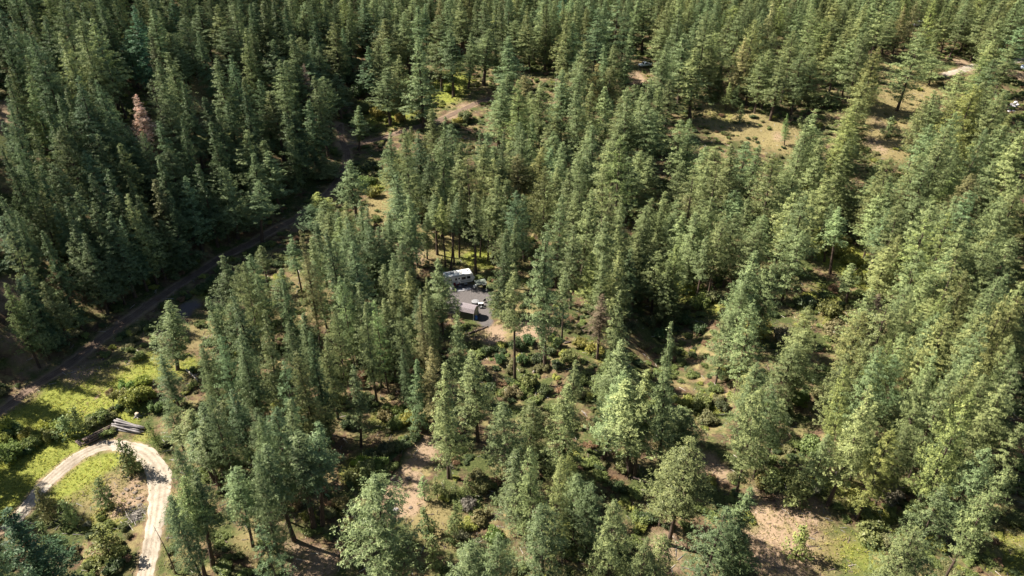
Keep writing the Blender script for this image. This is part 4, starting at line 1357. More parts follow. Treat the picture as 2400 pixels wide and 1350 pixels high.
# px, py of the foot, width in photo pixels, height over width, tint
SHRUBS = [(15, 1015, 46, .8, BRIGHT), (38, 1022, 44, .8, MIDG), (62, 1030, 42, .75, BRIGHT), (25, 1075, 62, .7, MIDG), (75, 1050, 40, .7, MIDG), (95, 1028, 38, .7, BRIGHT), (118, 1032, 36, .8, MIDG), (68, 1062, 34, .7, DARKG), (8, 1045, 40, .8, BRIGHT), (130, 1008, 30, .7, BRIGHT), (105, 1005, 32, .7, BRIGHT),
          (216, 1000, 36, .7, MIDG), (240, 985, 40, .7, MIDG), (262, 975, 36, .6, OLIV), (285, 940, 44, .8, MIDG), (322, 948, 60, .75, BRIGHT), (345, 935, 40, .7, BRIGHT), (300, 915, 40, .8, MIDG), (340, 905, 40, .7, BRIGHT), (280, 960, 30, .7, DARKG), (310, 965, 26, .6, MIDG), (365, 960, 36, .7, MIDG), (215, 985, 24, .7, MIDG), (260, 925, 22, .7, OLIV),
          (258, 1162, 16, .8, DARKG), (388, 1045, 24, .8, DARKG), (205, 1232, 26, .7, GREY), (260, 1235, 40, .7, MIDG), (290, 1240, 34, .7, MIDG), (275, 1275, 40, .7, BRIGHT), (180, 1290, 34, .7, OLIV), (150, 1310, 34, .7, GREY), (210, 1330, 40, .7, MIDG), (240, 1215, 36, .7, MIDG), (300, 1260, 26, .7, OLIV),
          (830, 1125, 44, .8, MIDG), (860, 1112, 50, .8, MIDG), (890, 1100, 44, .75, MIDG), (845, 1098, 40, .8, BRIGHT), (820, 1140, 30, .8, DARKG), (905, 1065, 60, .7, DARKG), (870, 1075, 44, .7, DARKG), (960, 990, 44, .7, BRIGHT), (930, 1000, 40, .7, MIDG), (985, 1000, 36, .7, BRIGHT), (905, 985, 36, .7, OLIV), (940, 970, 36, .7, MIDG),
          (800, 1190, 44, .7, OLIV), (830, 1205, 36, .7, GREY), (770, 1210, 30, .7, OLIV),
          (1390, 710, 40, .9, MIDG), (1375, 690, 36, .8, DARKG), (1430, 790, 40, .8, MIDG), (1395, 830, 40, .7, BRIGHT), (1360, 815, 36, .7, BRIGHT), (1240, 805, 44, .7, DARKG), (1290, 830, 36, .7, DARKG), (1310, 865, 36, .7, DARKG), (1610, 685, 44, .8, BRIGHT), (1640, 720, 50, .7, MIDG), (1675, 705, 40, .6, OLIV), (1770, 790, 44, .8, BRIGHT), (1780, 765, 36, .7, BRIGHT), (1720, 880, 44, .7, MIDG), (1730, 895, 36, .7, BRIGHT), (1830, 800, 50, .7, OLIV),
          (1940, 590, 44, .6, BRIGHT), (1970, 600, 50, .6, BRIGHT), (1995, 620, 44, .6, BRIGHT), (2020, 655, 36, .7, BRIGHT), (1920, 570, 36, .7, MIDG), (1890, 720, 60, .7, DARKG), (1940, 740, 50, .7, MIDG), (1965, 790, 60, .7, OLIV), (2010, 800, 60, .7, OLIV), (1985, 815, 50, .6, OLIV),
          (885, 275, 36, .7, BRIGHT), (905, 262, 34, .7, MIDG), (860, 262, 34, .8, MIDG), (940, 285, 30, .7, BRIGHT), (925, 255, 30, .7, BRIGHT), (830, 200, 60, .8, DARKG), (850, 225, 60, .8, DARKG), (810, 240, 40, .8, MIDG), (1090, 285, 36, .7, MIDG), (1075, 290, 26, .7, BRIGHT), (1050, 215, 30, .6, BRIGHT), (1035, 190, 30, .6, OLIV), (1000, 285, 30, .7, MIDG), (870, 400, 40, .8, DARKG), (860, 440, 40, .8, MIDG), (875, 460, 36, .7, BRIGHT), (480, 685, 40, .8, DARKG), (500, 665, 34, .8, DARKG),
          (325, 620, 50, 1.1, (0.16, 0.19, 0.13)), (150, 800, 40, .8, GREY), (125, 790, 34, .7, GREY), (105, 812, 34, .7, OLIV), (180, 790, 30, .7, GREY),
          (1640, 955, 50, .7, MIDG), (1690, 960, 44, .7, DARKG), (1600, 950, 40, .8, BRIGHT), (1660, 990, 44, .7, OLIV), (1900, 1060, 60, .7, OLIV), (1850, 1130, 50, .8, MIDG), (1790, 1140, 44, .8, OLIV), (1880, 1160, 44, .8, OLIV), (1905, 1150, 36, .7, GREY), (2080, 1170, 60, .7, GREY), (2040, 1260, 70, .6, MIDG), (2020, 1210, 50, .5, MIDG), (2000, 1170, 44, .5, BRIGHT), (2080, 1280, 44, .6, OLIV), (2300, 1290, 44, .6, OLIV), (2270, 1310, 36, .6, MIDG), (2380, 1230, 44, .6, MIDG),
          (1100, 1190, 40, .7, GREY), (1130, 1220, 44, .7, OLIV), (1160, 1260, 44, .7, MIDG), (1080, 1265, 34, .7, GREY), (1130, 1150, 44, .7, OLIV), (1240, 1010, 36, .7, BRIGHT), (1250, 990, 36, .7, OLIV), (1460, 1100, 40, .7, OLIV), (700, 1180, 44, .7, OLIV), (1340, 1010, 40, .7, MIDG),
          (1215, 815, 44, .8, DARKG), (1225, 850, 40, .8, DARKG), (1262, 850, 44, .7, DARKG), (1300, 805, 36, .8, MIDG), (1335, 850, 44, .7, MIDG), (1345, 890, 40, .7, DARKG), (1240, 905, 44, .7, MIDG), (1205, 930, 40, .7, OLIV), (1280, 920, 44, .7, DARKG), (1420, 880, 44, .8, DARKG), (1450, 850, 44, .8, DARKG), (1480, 780, 44, .8, DARKG), (1520, 760, 44, .8, DARKG), (1560, 720, 50, .8, DARKG), (1600, 760, 44, .8, DARKG), (1550, 790, 44, .7, DARKG), (1640, 780, 44, .7, DARKG), (1170, 850, 40, .8, DARKG), (1140, 830, 36, .8, DARKG), (1115, 815, 30, .8, DARKG),
          (640, 900, 40, .7, OLIV), (680, 960, 40, .7, GREY), (720, 1010, 40, .7, OLIV), (770, 950, 40, .8, DARKG), (820, 1000, 44, .8, DARKG), (850, 950, 44, .8, DARKG), (560, 980, 36, .7, OLIV), (1560, 1020, 44, .7, OLIV), (1530, 960, 40, .8, MIDG), (1810, 960, 44, .8, MIDG), (1840, 990, 44, .7, DARKG), (1790, 1010, 44, .7, OLIV), (1870, 940, 44, .7, MIDG)]
sitems = []
srs = random.Random(21)
for px, py, w, hw, tint in SHRUBS:
    x, y, z = hit(px, py)
    depth = project(x, y, z)[2]
    cw = w * depth / FPX * (0.72 if (px < 420 and py > 1100) else (0.8 if tint is DARKG else 1.05))
    sitems.append(dict(x=x, y=y, z=z, w=cw, H=cw * hw, tint=tuple(v * math.exp(srs.gauss(0, .08)) for v in tint), tip=(px, py)))
label_all(sitems, 'shrub')
for k, t in enumerate(sitems):
    (st, fo), H0, R0 = SHRUB[k % 4]
    o = thing('shrub', t['label'].replace('slender ', '').replace('broad ', ''), 'shrub', (t['x'], t['y'], gz(t['x'], t['y']) - 0.05), srs.uniform(0, 6.28), 'shrubs of the forest floor')
    s = t['w'] / 2 / R0 / 1.15
    o.scale = (s, s, t['H'] / H0)
    link('stems', st, o)
    c = link('foliage', fo, o)
    c['tint'] = t['tint']


# ------------------------------------------------------------------ undergrowth and grass nobody could count
def mask_at(name, x, y):
    fx = np.clip(np.searchsorted(gx, x) - 1, 0, nx - 1)
    fy = np.clip(np.searchsorted(gy, y) - 1, 0, ny - 1)
    return vals[name][fy, fx]


urs = np.random.RandomState(33)
n = 40000
ux = urs.uniform(-250, 250, n)
uy = 45 + 330 * urs.uniform(0, 1, n) ** 1.15
pz = height(ux, uy)
a = project(ux, uy, pz)
ok = (a[0] > -60) & (a[0] < 2460) & (a[1] > -20) & (a[1] < 1400)
ux, uy, pz = ux[ok], uy[ok], pz[ok]
pat = np.sin(ux * 0.21 + 1.3 * np.sin(uy * 0.13)) + np.sin(uy * 0.19 + 1.1 * np.sin(ux * 0.11)) + urs.normal(0, 0.8, len(ux))
bare = np.maximum(mask_at('bareness', ux, uy), mask_at('gravel', ux, uy))
dry = mask_at('dryness', ux, uy)
keep_ = (pat > -0.7) & (bare < 0.3) & (urs.uniform(0, 1, len(ux)) > dry * 0.8)
dr = road_dist(ux, uy, ('loop', 'track', 'spur', 'far'))
keep_ &= dr > 2.4
items = []
for x, y, z, d_, lu in zip(ux[keep_], uy[keep_], pz[keep_], dr[keep_], mask_at('lushness', ux, uy)[keep_]):
    if math.hypot(x - ox_, y - oy_) < 8:
        continue
    s = urs.uniform(0.22, 0.62) if urs.rand() < 0.8 else urs.uniform(0.6, 1.0)
    if lu > 0.45 and x < -45 and y < 125:
        continue
    if lu > 0.6:
        s *= 0.6
    q = urs.rand()
    tint = np.array(MIDG if q < 0.4 else (OLIV if q < 0.7 else (DARKG if q < 0.85 else (BRIGHT if q < 0.93 else (0.26, 0.17, 0.10)))))
    if lu > 0.5:
        tint = 0.35 * tint + 0.65 * np.array(BRIGHT) * 0.85
    tint = tint * math.exp(urs.normal(0, 0.15))
    items.append((x, y, gz(x, y) - 0.1 * s, urs.randint(4), (s, s, s * urs.uniform(0.6, 1.0)), (0, 0, urs.uniform(0, 6.28)), tuple(tint)))
make_mass('undergrowth', 'low undergrowth of saplings and herbs over the forest floor', 'undergrowth', [[SHRUB[i][0][1]] for i in range(4)], items)


def grass(name, label, attr, n, seed, tint, lo, size):
    rs = np.random.RandomState(seed)
    x = rs.uniform(-200, 200, n * 14)
    y = 45 + 290 * rs.uniform(0, 1, n * 14) ** 1.6
    a = project(x, y, height(x, y))
    ok = (a[0] > -40) & (a[0] < 2440) & (a[1] > 0) & (a[1] < 1390)
    x, y = x[ok], y[ok]
    m_ = mask_at(attr, x, y) + rs.normal(0, 0.12, len(x))
    ok = (m_ > lo) & (mask_at('gravel', x, y) < 0.4)
    x, y = x[ok][:n * 2], y[ok][:n * 2]
    ok = road_dist(x, y, ('loop', 'track', 'spur', 'far')) > 1.2 + np.abs(rs.normal(0, 0.35, len(x)))
    x, y = x[ok][:n], y[ok][:n]
    z = np.array([gz(p, q) for p, q in zip(x, y)])
    k = 5
    c = np.repeat(np.stack([x, y, z], 1), k, 0) + rs.normal(0, 0.1, (len(x) * k, 3)) * np.array([1, 1, 0])
    d = unit(rs.normal(0, 0.55, (len(c), 3)) * np.array([1, 1, 0.2]) + np.array([0, 0, 1.0]))
    l = rs.uniform(0.6, 1.3, (len(c), 1)) * size
    s = unit(np.cross(d, rs.normal(0, 1, c.shape))) * l * 0.16
    v = np.stack([c, c + d * l * 0.5 + s, c + d * l, c + d * l * 0.5 - s], 1).reshape(-1, 3)
    tone = np.repeat(rs.uniform(0, 1, len(x)), k)
    o = stuff(link(name, np_mesh(name, v, np.arange(len(v)).reshape(-1, 4), mats=[M_LEAF], attrs={'spray': ('FACE', tone)})), label, 'grass')
    o['tint'] = tint


grass('lush_grass', 'bright yellow-green grass in the sunny openings', 'lushness', 26000, 1, (0.33, 0.345, 0.085), 0.42, 0.30)
grass('verge_grass', 'mixed low grass on bare soil and road verges', 'bareness', 9000, 3, (0.25, 0.245, 0.11), 0.4, 0.26)
grass('dry_grass', 'dry straw-coloured grass between the pines', 'dryness', 18000, 2, (0.36, 0.31, 0.165), 0.36, 0.28)


# twigs and needle litter lying about
trs = np.random.RandomState(61)
n = 16000
x = trs.uniform(-170, 170, n)
y = 45 + 230 * trs.uniform(0, 1, n) ** 1.5
a = project(x, y, height(x, y))
ok = (a[0] > -40) & (a[0] < 2440) & (a[1] > 0) & (a[1] < 1390) & (mask_at('lushness', x, y) < 0.5) & (mask_at('gravel', x, y) < 0.4)
x, y = x[ok], y[ok]
ok = road_dist(x, y, ('loop', 'track', 'spur', 'far')) > 1.6
x, y = x[ok], y[ok]
z = np.array([gz(p_, q_) for p_, q_ in zip(x, y)]) + 0.06
c = np.stack([x, y, z], 1)
w = trs.uniform(0, 6.28, len(x))
d = np.stack([np.cos(w), np.sin(w), trs.normal(0, 0.12, len(x))], 1)
l = trs.uniform(0.3, 1.5, (len(x), 1)) ** 1.3
sdv = np.stack([-np.sin(w), np.cos(w), np.zeros(len(x))], 1) * (0.03 + 0.025 * l)
upv = np.array([0, 0, 0.05])
v = np.stack([c - d * l / 2 + sdv, c - d * l / 2 - sdv, c + d * l / 2 - sdv * 0.5, c + d * l / 2 + sdv * 0.5, c - d * l / 2 + upv, c + d * l / 2 + upv * 0.6], 1).reshape(-1, 3)
k6 = np.arange(len(x))[:, None] * 6
q = np.concatenate([k6 + np.array([0, 4, 5, 3]), k6 + np.array([4, 1, 2, 5])])
stuff(link('fallen_twigs', np_mesh('fallen_twigs', v, q, mats=[M_LOGGREY, M_LOGDARK, M_DEADWOOD], midx=np.tile(trs.choice([0, 1, 1, 2], len(x)), 2))), 'twigs and broken branches lying on the forest floor', 'twigs')


# ------------------------------------------------------------------ the camp
M_WHITE = simple_mat('white_painted_metal', (0.80, 0.80, 0.79), 0.4, 0.04, 2.0)
M_ROOFW = simple_mat('white_roof_membrane', (0.78, 0.78, 0.77), 0.6, 0.06, 1.5)
M_GREYP = simple_mat('grey_trim', (0.30, 0.31, 0.33), 0.5, 0.1, 3.0)
M_BLACK = simple_mat('black_plastic', (0.02, 0.02, 0.022), 0.6, 0.2, 5.0)
M_TYRE = simple_mat('tyre_rubber', (0.015, 0.015, 0.015), 0.85, 0.2, 8.0)
M_RIM = simple_mat('grey_wheel_rim', (0.5, 0.5, 0.5), 0.35, 0.05, 4.0, metallic=0.6)
M_GLASS = simple_mat('dark_window_glass', (0.012, 0.014, 0.018), 0.12, 0.1, 1.0)
M_SHINGLE = simple_mat('grey_roof_shingles', (0.22, 0.19, 0.21), 0.9, 0.35, 7.0, bump=0.4)
M_SIDING = simple_mat('grey_green_siding', (0.07, 0.078, 0.076), 0.8, 0.15, 4.0)
M_TANWALL = simple_mat('tan_gable_siding', (0.30, 0.27, 0.23), 0.8, 0.1, 4.0)
M_CANVAS = simple_mat('grey_green_canvas', (0.17, 0.20, 0.17), 0.85, 0.15, 3.0)
M_BLUE = simple_mat('blue_plastic', (0.03, 0.14, 0.50), 0.4, 0.08, 2.0)
M_ORANGE = simple_mat('orange_plastic', (0.55, 0.16, 0.06), 0.5, 0.08, 2.0)
M_MAT = simple_mat('grey_white_woven_mat', (0.34, 0.335, 0.36), 0.9, 0.25, 3.0)
M_TUBLID = simple_mat('grey_lid', (0.22, 0.22, 0.24), 0.7, 0.15, 3.0)
M_SHELL = simple_mat('shade_greyed_trailer_side', (0.60, 0.60, 0.61), 0.45, 0.06, 2.0)  # white shell greyed: the side's shade is put into its colour
M_RED = simple_mat('dark_red_cloth', (0.16, 0.03, 0.03), 0.85, 0.15, 3.0)
M_SKIRT = simple_mat('dark_underside', (0.03, 0.03, 0.032), 0.8, 0.2, 3.0)


def wheel(parent, x, y, r, w, name='wheel'):
    """a wheel standing in the x-z plane"""
    wv = link(name, None, parent)
    wv.location = (x, y, r)
    mb = MB()
    ring = 14
    for yy, rr_ in ((-w / 2, 0.62), (-w / 2, 0.92), (-w / 4, 1.0), (w / 4, 1.0), (w / 2, 0.92), (w / 2, 0.62)):
        for j in range(ring):
            a_ = 2 * math.pi * j / ring
            mb.v.append((r * rr_ * math.cos(a_), yy, r * rr_ * math.sin(a_)))
    for i in range(5):
        for j in range(ring):
            mb.f.append((i * ring + j, i * ring + (j + 1) % ring, (i + 1) * ring + (j + 1) % ring, (i + 1) * ring + j))
            mb.m.append(mb.mi(M_TYRE))
    mb.build('tyre', wv)
    mb = MB()
    mb.tube([(0, -w / 2 + 0.02, 0), (0, w / 2 - 0.02, 0)], r * 0.64, M_RIM, 12)
    mb.tube([(0, -w / 2 + 0.0, 0), (0, w / 2, 0)], r * 0.2, M_GREYP, 8)
    mb.build('rim', wv)


# travel trailer, long side to the camera, nose to the right
ta, tb_ = at(1047, 674), at(1109, 664)
tv = tb_ - ta
trz = math.atan2(tv.y, tv.x)
TL, TW, TH = 7.0, 2.4, 2.75
tmid = ta.lerp(tb_, 0.5) + Vector((-math.sin(trz), math.cos(trz), 0)) * (TW / 2)
tr = thing('travel_trailer', 'long white travel trailer parked on the camp gravel', 'trailer', (tmid.x, tmid.y, gz(tmid.x, tmid.y)), trz)
mb = MB()
pf = [(-TL / 2, 0.5), (TL / 2 - 0.55, 0.5), (TL / 2 - 0.08, 0.95), (TL / 2, 1.35), (TL / 2 - 0.28, 2.45), (TL / 2 - 0.62, TH), (-TL / 2 + 0.18, TH), (-TL / 2, TH - 0.2)]
mb.prism(pf, -TW / 2, TW / 2, M_SHELL)
mb.build('body', tr)
mb = MB()
mb.box((-0.25, 0, TH + 0.02), (TL - 1.0, TW - 0.06, 0.05), M_ROOFW)
mb.build('roof_skin', tr)
mb = MB()
mb.box((-1.5, 0.1, TH + 0.17), (0.75, 0.6, 0.24), M_GREYP, taper=0.85)
mb.build('air_conditioner', tr)
for k, (x, y) in enumerate([(-2.7, 0.1), (2.25, 0.35), (0.4, -0.35)]):
    mb = MB()
    mb.box((x, y, TH + 0.1), (0.36, 0.36, 0.12), M_BLACK if k < 2 else M_ROOFW, taper=0.9)
    mb.build('roof_vent', tr)
for x, z, w, h in [(0.95, 1.78, 0.9, 0.55), (2.15, 1.82, 0.75, 0.5), (-0.85, 1.78, 0.36, 0.46), (-2.3, 1.85, 0.6, 0.42)]:
    mb = MB()
    mb.box((x, -TW / 2 - 0.012, z), (w + 0.1, 0.05, h + 0.1), M_BLACK)
    f = mb.build('window', tr)
    mb = MB()
    mb.box((x, -TW / 2 - 0.03, z), (w, 0.03, h), M_GLASS)
    mb.build('pane', f)
mb = MB()
mb.box((-0.15, -TW / 2 - 0.015, 1.45), (0.68, 0.05, 1.8), M_WHITE)
d = mb.build('door', tr)
mb = MB()
mb.box((-0.15, -TW / 2 - 0.04, 1.9), (0.42, 0.02, 0.45), M_GLASS)
mb.build('door_window', d)
mb = MB()
mb.box((0.13, -TW / 2 - 0.06, 1.35), (0.06, 0.05, 0.14), M_BLACK)
mb.build('handle', d)
mb = MB()
mb.box((-0.2, -TW / 2 - 0.008, 0.95), (TL - 1.0, 0.03, 0.16), M_GREYP)
mb.box((-0.2, -TW / 2 - 0.009, 1.25), (TL - 1.0, 0.02, 0.05), M_GREYP)
mb.build('side_stripe', tr)
mb = MB()
mb.tube([(-2.9, -TW / 2 - 0.08, TH - 0.2), (2.5, -TW / 2 - 0.08, TH - 0.2)], 0.06, M_GREYP, 8)
mb.build('awning_roll', tr)
mb = MB()
mb.box((0, 0, 0.42), (TL - 1.2, TW - 0.4, 0.18), M_SKIRT)
mb.build('chassis', tr)
mb = MB()
mb.tube([(TL / 2 - 0.5, -0.6, 0.45), (TL / 2 + 1.0, 0, 0.45)], 0.05, M_BLACK, 6)
mb.tube([(TL / 2 - 0.5, 0.6, 0.45), (TL / 2 + 1.0, 0, 0.45)], 0.05, M_BLACK, 6)
mb.tube([(TL / 2 + 0.95, 0, 0.0), (TL / 2 + 0.95, 0, 0.75)], 0.045, M_BLACK, 6)
mb.build('hitch', tr)
for dy in (-0.2, 0.2):
    mb = MB()
    mb.tube([(TL / 2 + 0.3, dy, 0.5), (TL / 2 + 0.3, dy, 0.6), (TL / 2 + 0.3, dy, 0.95), (TL / 2 + 0.3, dy, 1.05)], [0.13, 0.16, 0.16, 0.08], M_WHITE, 10)
    mb.build('gas_bottle', tr)
for x in (-0.95, -0.15):
    for y in (-TW / 2 + 0.12, TW / 2 - 0.12):
        wheel(tr, x - 0.6, y, 0.34, 0.22)
mb = MB()
mb.box((-0.15, -TW / 2 - 0.32, 0.2), (0.7, 0.4, 0.06), M_GREYP)
mb.box((-0.15, -TW / 2 - 0.55, 0.1), (0.7, 0.3, 0.05), M_GREYP)
for sx in (-0.3, 0.3):
    mb.box((-0.15 + sx, -TW / 2 - 0.3, 0.1), (0.05, 0.4, 0.2), M_GREYP)
mb.build('entry_step', tr)


def camp(name, label, cat, px, py, rz=0.0, data=None):
    p = at(px, py)
    return thing(name, label, cat, p, rz, data=data)


# woven mat in front of the trailer
o = camp('ground_mat', 'pale grey woven mat on the gravel along the trailer', 'mat', 1087, 679, trz)
mb = MB()
for i in range(8):
    mb.box((-1.45 + i * 0.41, 0.02 * math.sin(i * 2), 0.055), (0.415, 1.0, 0.03 + 0.004 * (i % 2)), M_MAT)
mb.build('mat_sheet', o)
# white cabinet by the trailer's rear
o = camp('white_cabinet', 'white box beside the near left corner of the trailer', 'box', 1059, 677, trz + 0.5)
mb = MB()
mb.box((0, 0, 0.42), (0.62, 0.8, 0.8), M_WHITE)
mb.build('body', o)
mb = MB()
mb.box((0, 0, 0.86), (0.7, 0.88, 0.08), M_WHITE, taper=0.9)
mb.build('lid', o)
o = camp('orange_bucket', 'orange bucket at the left end of the trailer', 'bucket', 1047, 672)
mb = MB()
mb.tube([(0, 0, 0), (0, 0, 0.5)], [0.2, 0.28], M_ORANGE, 12)
mb.build('body', o)
mb = MB()
mb.tube([(-0.28, 0, 0.48), (-0.2, 0, 0.66), (0, 0, 0.74), (0.2, 0, 0.66), (0.28, 0, 0.48)], 0.012, M_BLACK, 4)
mb.build('handle', o)

# canopy on posts to the right of the trailer
o = camp('canopy_tent', 'grey-green canopy on four posts right of the trailer', 'canopy', 1127, 676, trz)
for x in (-1.15, 1.15):
    for y in (-0.95, 0.95):
        mb = MB()
        mb.tube([(x, y, 0), (x, y, 1.85)], 0.035, M_GREYP, 6)
        mb.build('post', o)
mb = MB()
rim = [(-1.25, -1.05, 1.8), (1.25, -1.05, 1.8), (1.25, 1.05, 1.8), (-1.25, 1.05, 1.8)]
rg = [(-0.45, 0, 2.2), (0.45, 0, 2.2)]
dz = Vector((0, 0, -0.03))
for up in (0, 1):
    R_ = [Vector(p) + (dz if up else Vector()) for p in rim]
    G_ = [Vector(p) + (dz if up else Vector()) for p in rg]
    for f in ([R_[0], R_[1], G_[1], G_[0]], [R_[1], R_[2], G_[1]], [R_[2], R_[3], G_[0], G_[1]], [R_[3], R_[0], G_[0]]):
        mb.face(f if not up else f[::-1], M_CANVAS)
mb.build('roof_cloth', o)
mb = MB()
for i in range(4):
    p, q = Vector(rim[i]), Vector(rim[(i + 1) % 4])
    k_ = p.lerp(q, 0.5)
    mb.box(tuple((p + q) / 2 + Vector((0, 0, -0.1))), ((q - p).length if i % 2 == 0 else 0.03, 0.03 if i % 2 == 0 else (q - p).length, 0.2), M_CANVAS)
mb.build('valance', o)
# things around it
for px, py, s, lab in [(1114, 673, 0.75, 'larger white cooler in front of the canopy, on the gravel'), (1119, 668, 0.55, 'smaller white cooler beside the canopy front post')]:
    o = camp('cooler', lab, 'cooler', px, py, trz + 0.3)
    mb = MB()
    mb.box((0, 0, s * 0.3), (s * 1.1, s * 0.75, s * 0.55), M_WHITE)
    mb.build('body', o)
    mb = MB()
    mb.box((0, 0, s * 0.62), (s * 1.16, s * 0.8, s * 0.1), M_ROOFW, taper=0.95)
    mb.build('lid', o)
o = camp('barbecue_grill', 'black kettle grill standing right of the canopy on the gravel edge', 'grill', 1142, 688)
mb = MB()
mb.tube([(0, 0, 0.62), (0, 0, 0.7), (0, 0, 0.85), (0, 0, 1.0), (0, 0, 1.12)], [0.14, 0.3, 0.36, 0.3, 0.08], M_BLACK, 12)
mb.build('bowl', o)
for k in range(3):
    a_ = k * 2.094
    mb = MB()
    mb.tube([(0.18 * math.cos(a_), 0.18 * math.sin(a_), 0.66), (0.32 * math.cos(a_), 0.32 * math.sin(a_), 0.0)], 0.02, M_GREYP, 5)
    mb.build('leg', o)
# round tub with a grey lid
o = camp('round_tub', 'round tub with a pale grey lid behind the shed', 'tub', 1114, 712)
mb = MB()
mb.tube([(0, 0, 0), (0, 0, 0.62)], 0.78, M_BLACK, 24)
mb.build('body', o)
mb = MB()
mb.tube([(0, 0, 0.62), (0, 0, 0.68), (0, 0, 0.74)], [0.84, 0.84, 0.6], M_TUBLID, 24)
mb.build('lid', o)
mb = MB()
mb.tube([(0.4, 0.1, 0.75), (0.4, 0.1, 0.85)], 0.1, M_GREYP, 8)
mb.build('cap', o)
# white table with two dark chairs
o = camp('folding_table', 'small white folding table right of the round tub', 'table', 1127, 717, trz - 0.2)
mb = MB()
mb.box((0, 0, 0.73), (1.15, 0.75, 0.05), M_WHITE)
mb.build('tabletop', o)
for x in (-0.5, 0.5):
    for y in (-0.3, 0.3):
        mb = MB()
        mb.tube([(x, y, 0), (x * 0.9, y * 0.9, 0.71)], 0.02, M_GREYP, 5)
        mb.build('leg', o)
for px, py, rz, lab in [(1124, 722, 2.8, 'black camp chair at the near side of the white table'), (1132, 722, 3.4, 'black camp chair at the right end of the white table'), (1135, 708, 0.6, 'black camp chair behind the white table at the gravel edge')]:
    o = camp('camp_chair', lab, 'chair', px, py, rz)
    mb = MB()
    mb.box((0, 0, 0.42), (0.55, 0.5, 0.05), M_BLACK)
    mb.build('seat', o)
    mb = MB()
    mb.box((0, -0.28, 0.72), (0.55, 0.05, 0.55), M_BLACK)
    mb.build('backrest', o)
    for x in (-0.25, 0.25):
        for y in (-0.24, 0.22):
            mb = MB()
            mb.tube([(x, y, 0), (x, y, 0.42 if y > 0 else 0.95)], 0.018, M_GREYP, 5)
            mb.build('leg', o)

# gear round the trailer
for px, py, rz, lab in [(1066, 673, 0.2, 'dark red camp chair by the trailer door, nearest its left end'), (1074, 671, -0.3, 'dark red camp chair by the trailer door, second from the left')]:
    o = camp('camp_chair', lab, 'chair', px, py, rz + 3.1)
    mb = MB()
    mb.box((0, 0, 0.42), (0.55, 0.5, 0.05), M_RED)
    mb.build('seat', o)
    mb = MB()
    mb.box((0, -0.28, 0.72), (0.55, 0.05, 0.55), M_RED)
    mb.build('backrest', o)
    for x in (-0.25, 0.25):
        for y in (-0.24, 0.22):
            mb = MB()
            mb.tube([(x, y, 0), (x, y, 0.42 if y > 0 else 0.95)], 0.018, M_GREYP, 5)
            mb.build('leg', o)
for px, py, rz, s, lab in [(1135, 672, 0.4, 0.8, 'black storage tote under the canopy, right side'), (1130, 668, 0.1, 0.7, 'black storage tote under the canopy, at its centre'), (1092, 669, 0.3, 0.7, 'black storage tote against the trailer side'), (1128, 722, 0.8, 0.6, 'black storage tote below the white folding table')]:
    o = camp('storage_tote', lab, 'tote', px, py, rz)
    mb = MB()
    mb.box((0, 0, s * 0.32), (s * 0.95, s * 0.62, s * 0.62), M_BLACK, taper=1.08)
    mb.build('body', o)
    mb = MB()
    mb.box((0, 0, s * 0.67), (s * 1.1, s * 0.74, s * 0.08), M_GREYP, taper=0.96)
    mb.build('lid', o)

# shed
sa, sb = at(1081, 741), at(1110, 751)
sv = sb - sa
srz = -0.36
SL, SD, SH = 3.3, 2.6, 1.95
sc = sb + Vector((-math.cos(srz), -math.sin(srz), 0)) * (SL / 2) + Vector((-math.sin(srz), math.cos(srz), 0)) * (SD / 2)
sh = thing('garden_shed', 'small shed with grey shingled barn roof and dark siding', 'shed', (sc.x, sc.y, gz(sc.x, sc.y)), srz)
hw = SD / 2
prof = [(-hw, 0.0), (hw, 0.0), (hw, SH), (hw * 0.72, SH + 0.62), (0, SH + 0.98), (-hw * 0.72, SH + 0.62), (-hw, SH)]
mb = MB()
for y in (-1, 1):
    mb.box((0, y * (hw - 0.03), SH / 2), (SL, 0.06, SH), M_SIDING)
mb.build('side_wall', sh)
for x, nm in ((-SL / 2 + 0.03, 'gable_wall'), (SL / 2 - 0.03, 'gable_wall')):
    mb = MB()
    k0 = len(mb.v)
    for dx in (-0.029, 0.029):
        for (a_, b_) in prof:
            mb.v.append((x + dx, a_ * 0.995, b_ - 0.004))
    nP = len(prof)
    mb.f.append(tuple(range(nP))[::-1]); mb.m.append(mb.mi(M_TANWALL))
    mb.f.append(tuple(range(nP, 2 * nP))); mb.m.append(0)
    for i in range(nP):
        j = (i + 1) % nP
        mb.f.append((i, j, nP + j, nP + i)); mb.m.append(0)
    mb.build(nm, sh)
for k in range(2, 6):
    (y0, z0), (y1, z1) = prof[k], prof[k + 1]
    a_, b_ = Vector((0, y0, z0)), Vector((0, y1, z1))
    d_ = (b_ - a_).normalized()
    nn = Vector((0, -d_.z, d_.y))
    if nn.z < 0:
        nn = -nn
    if k == 2:
        a_ -= d_ * 0.16
    if k == 5:
        b_ += d_ * 0.16
    mb = MB()
    E = SL / 2 + 0.14
    courses = max(2, int((b_ - a_).length / 0.16))
    top_first = (b_.z > a_.z)
    for c in range(courses):
        p, q = a_.lerp(b_, c / courses), a_.lerp(b_, (c + 1) / courses)
        lo_, hi_ = (p, q) if top_first else (q, p)
        l0, l1 = nn * 0.045, nn * 0.022
        P = [(-E, *(lo_ + l0).yz), (E, *(lo_ + l0).yz), (E, *(hi_ + l1).yz), (-E, *(hi_ + l1).yz)]
        mb.face(P, M_SHINGLE)
        mb.face([(-E, *lo_.yz), (E, *lo_.yz), (E, *(lo_ + l0).yz), (-E, *(lo_ + l0).yz)], M_SHINGLE)
    mb.face([(-E, *a_.yz), (E, *a_.yz), (E, *b_.yz), (-E, *b_.yz)], M_SIDING)
    mb.build('roof_slope', sh)
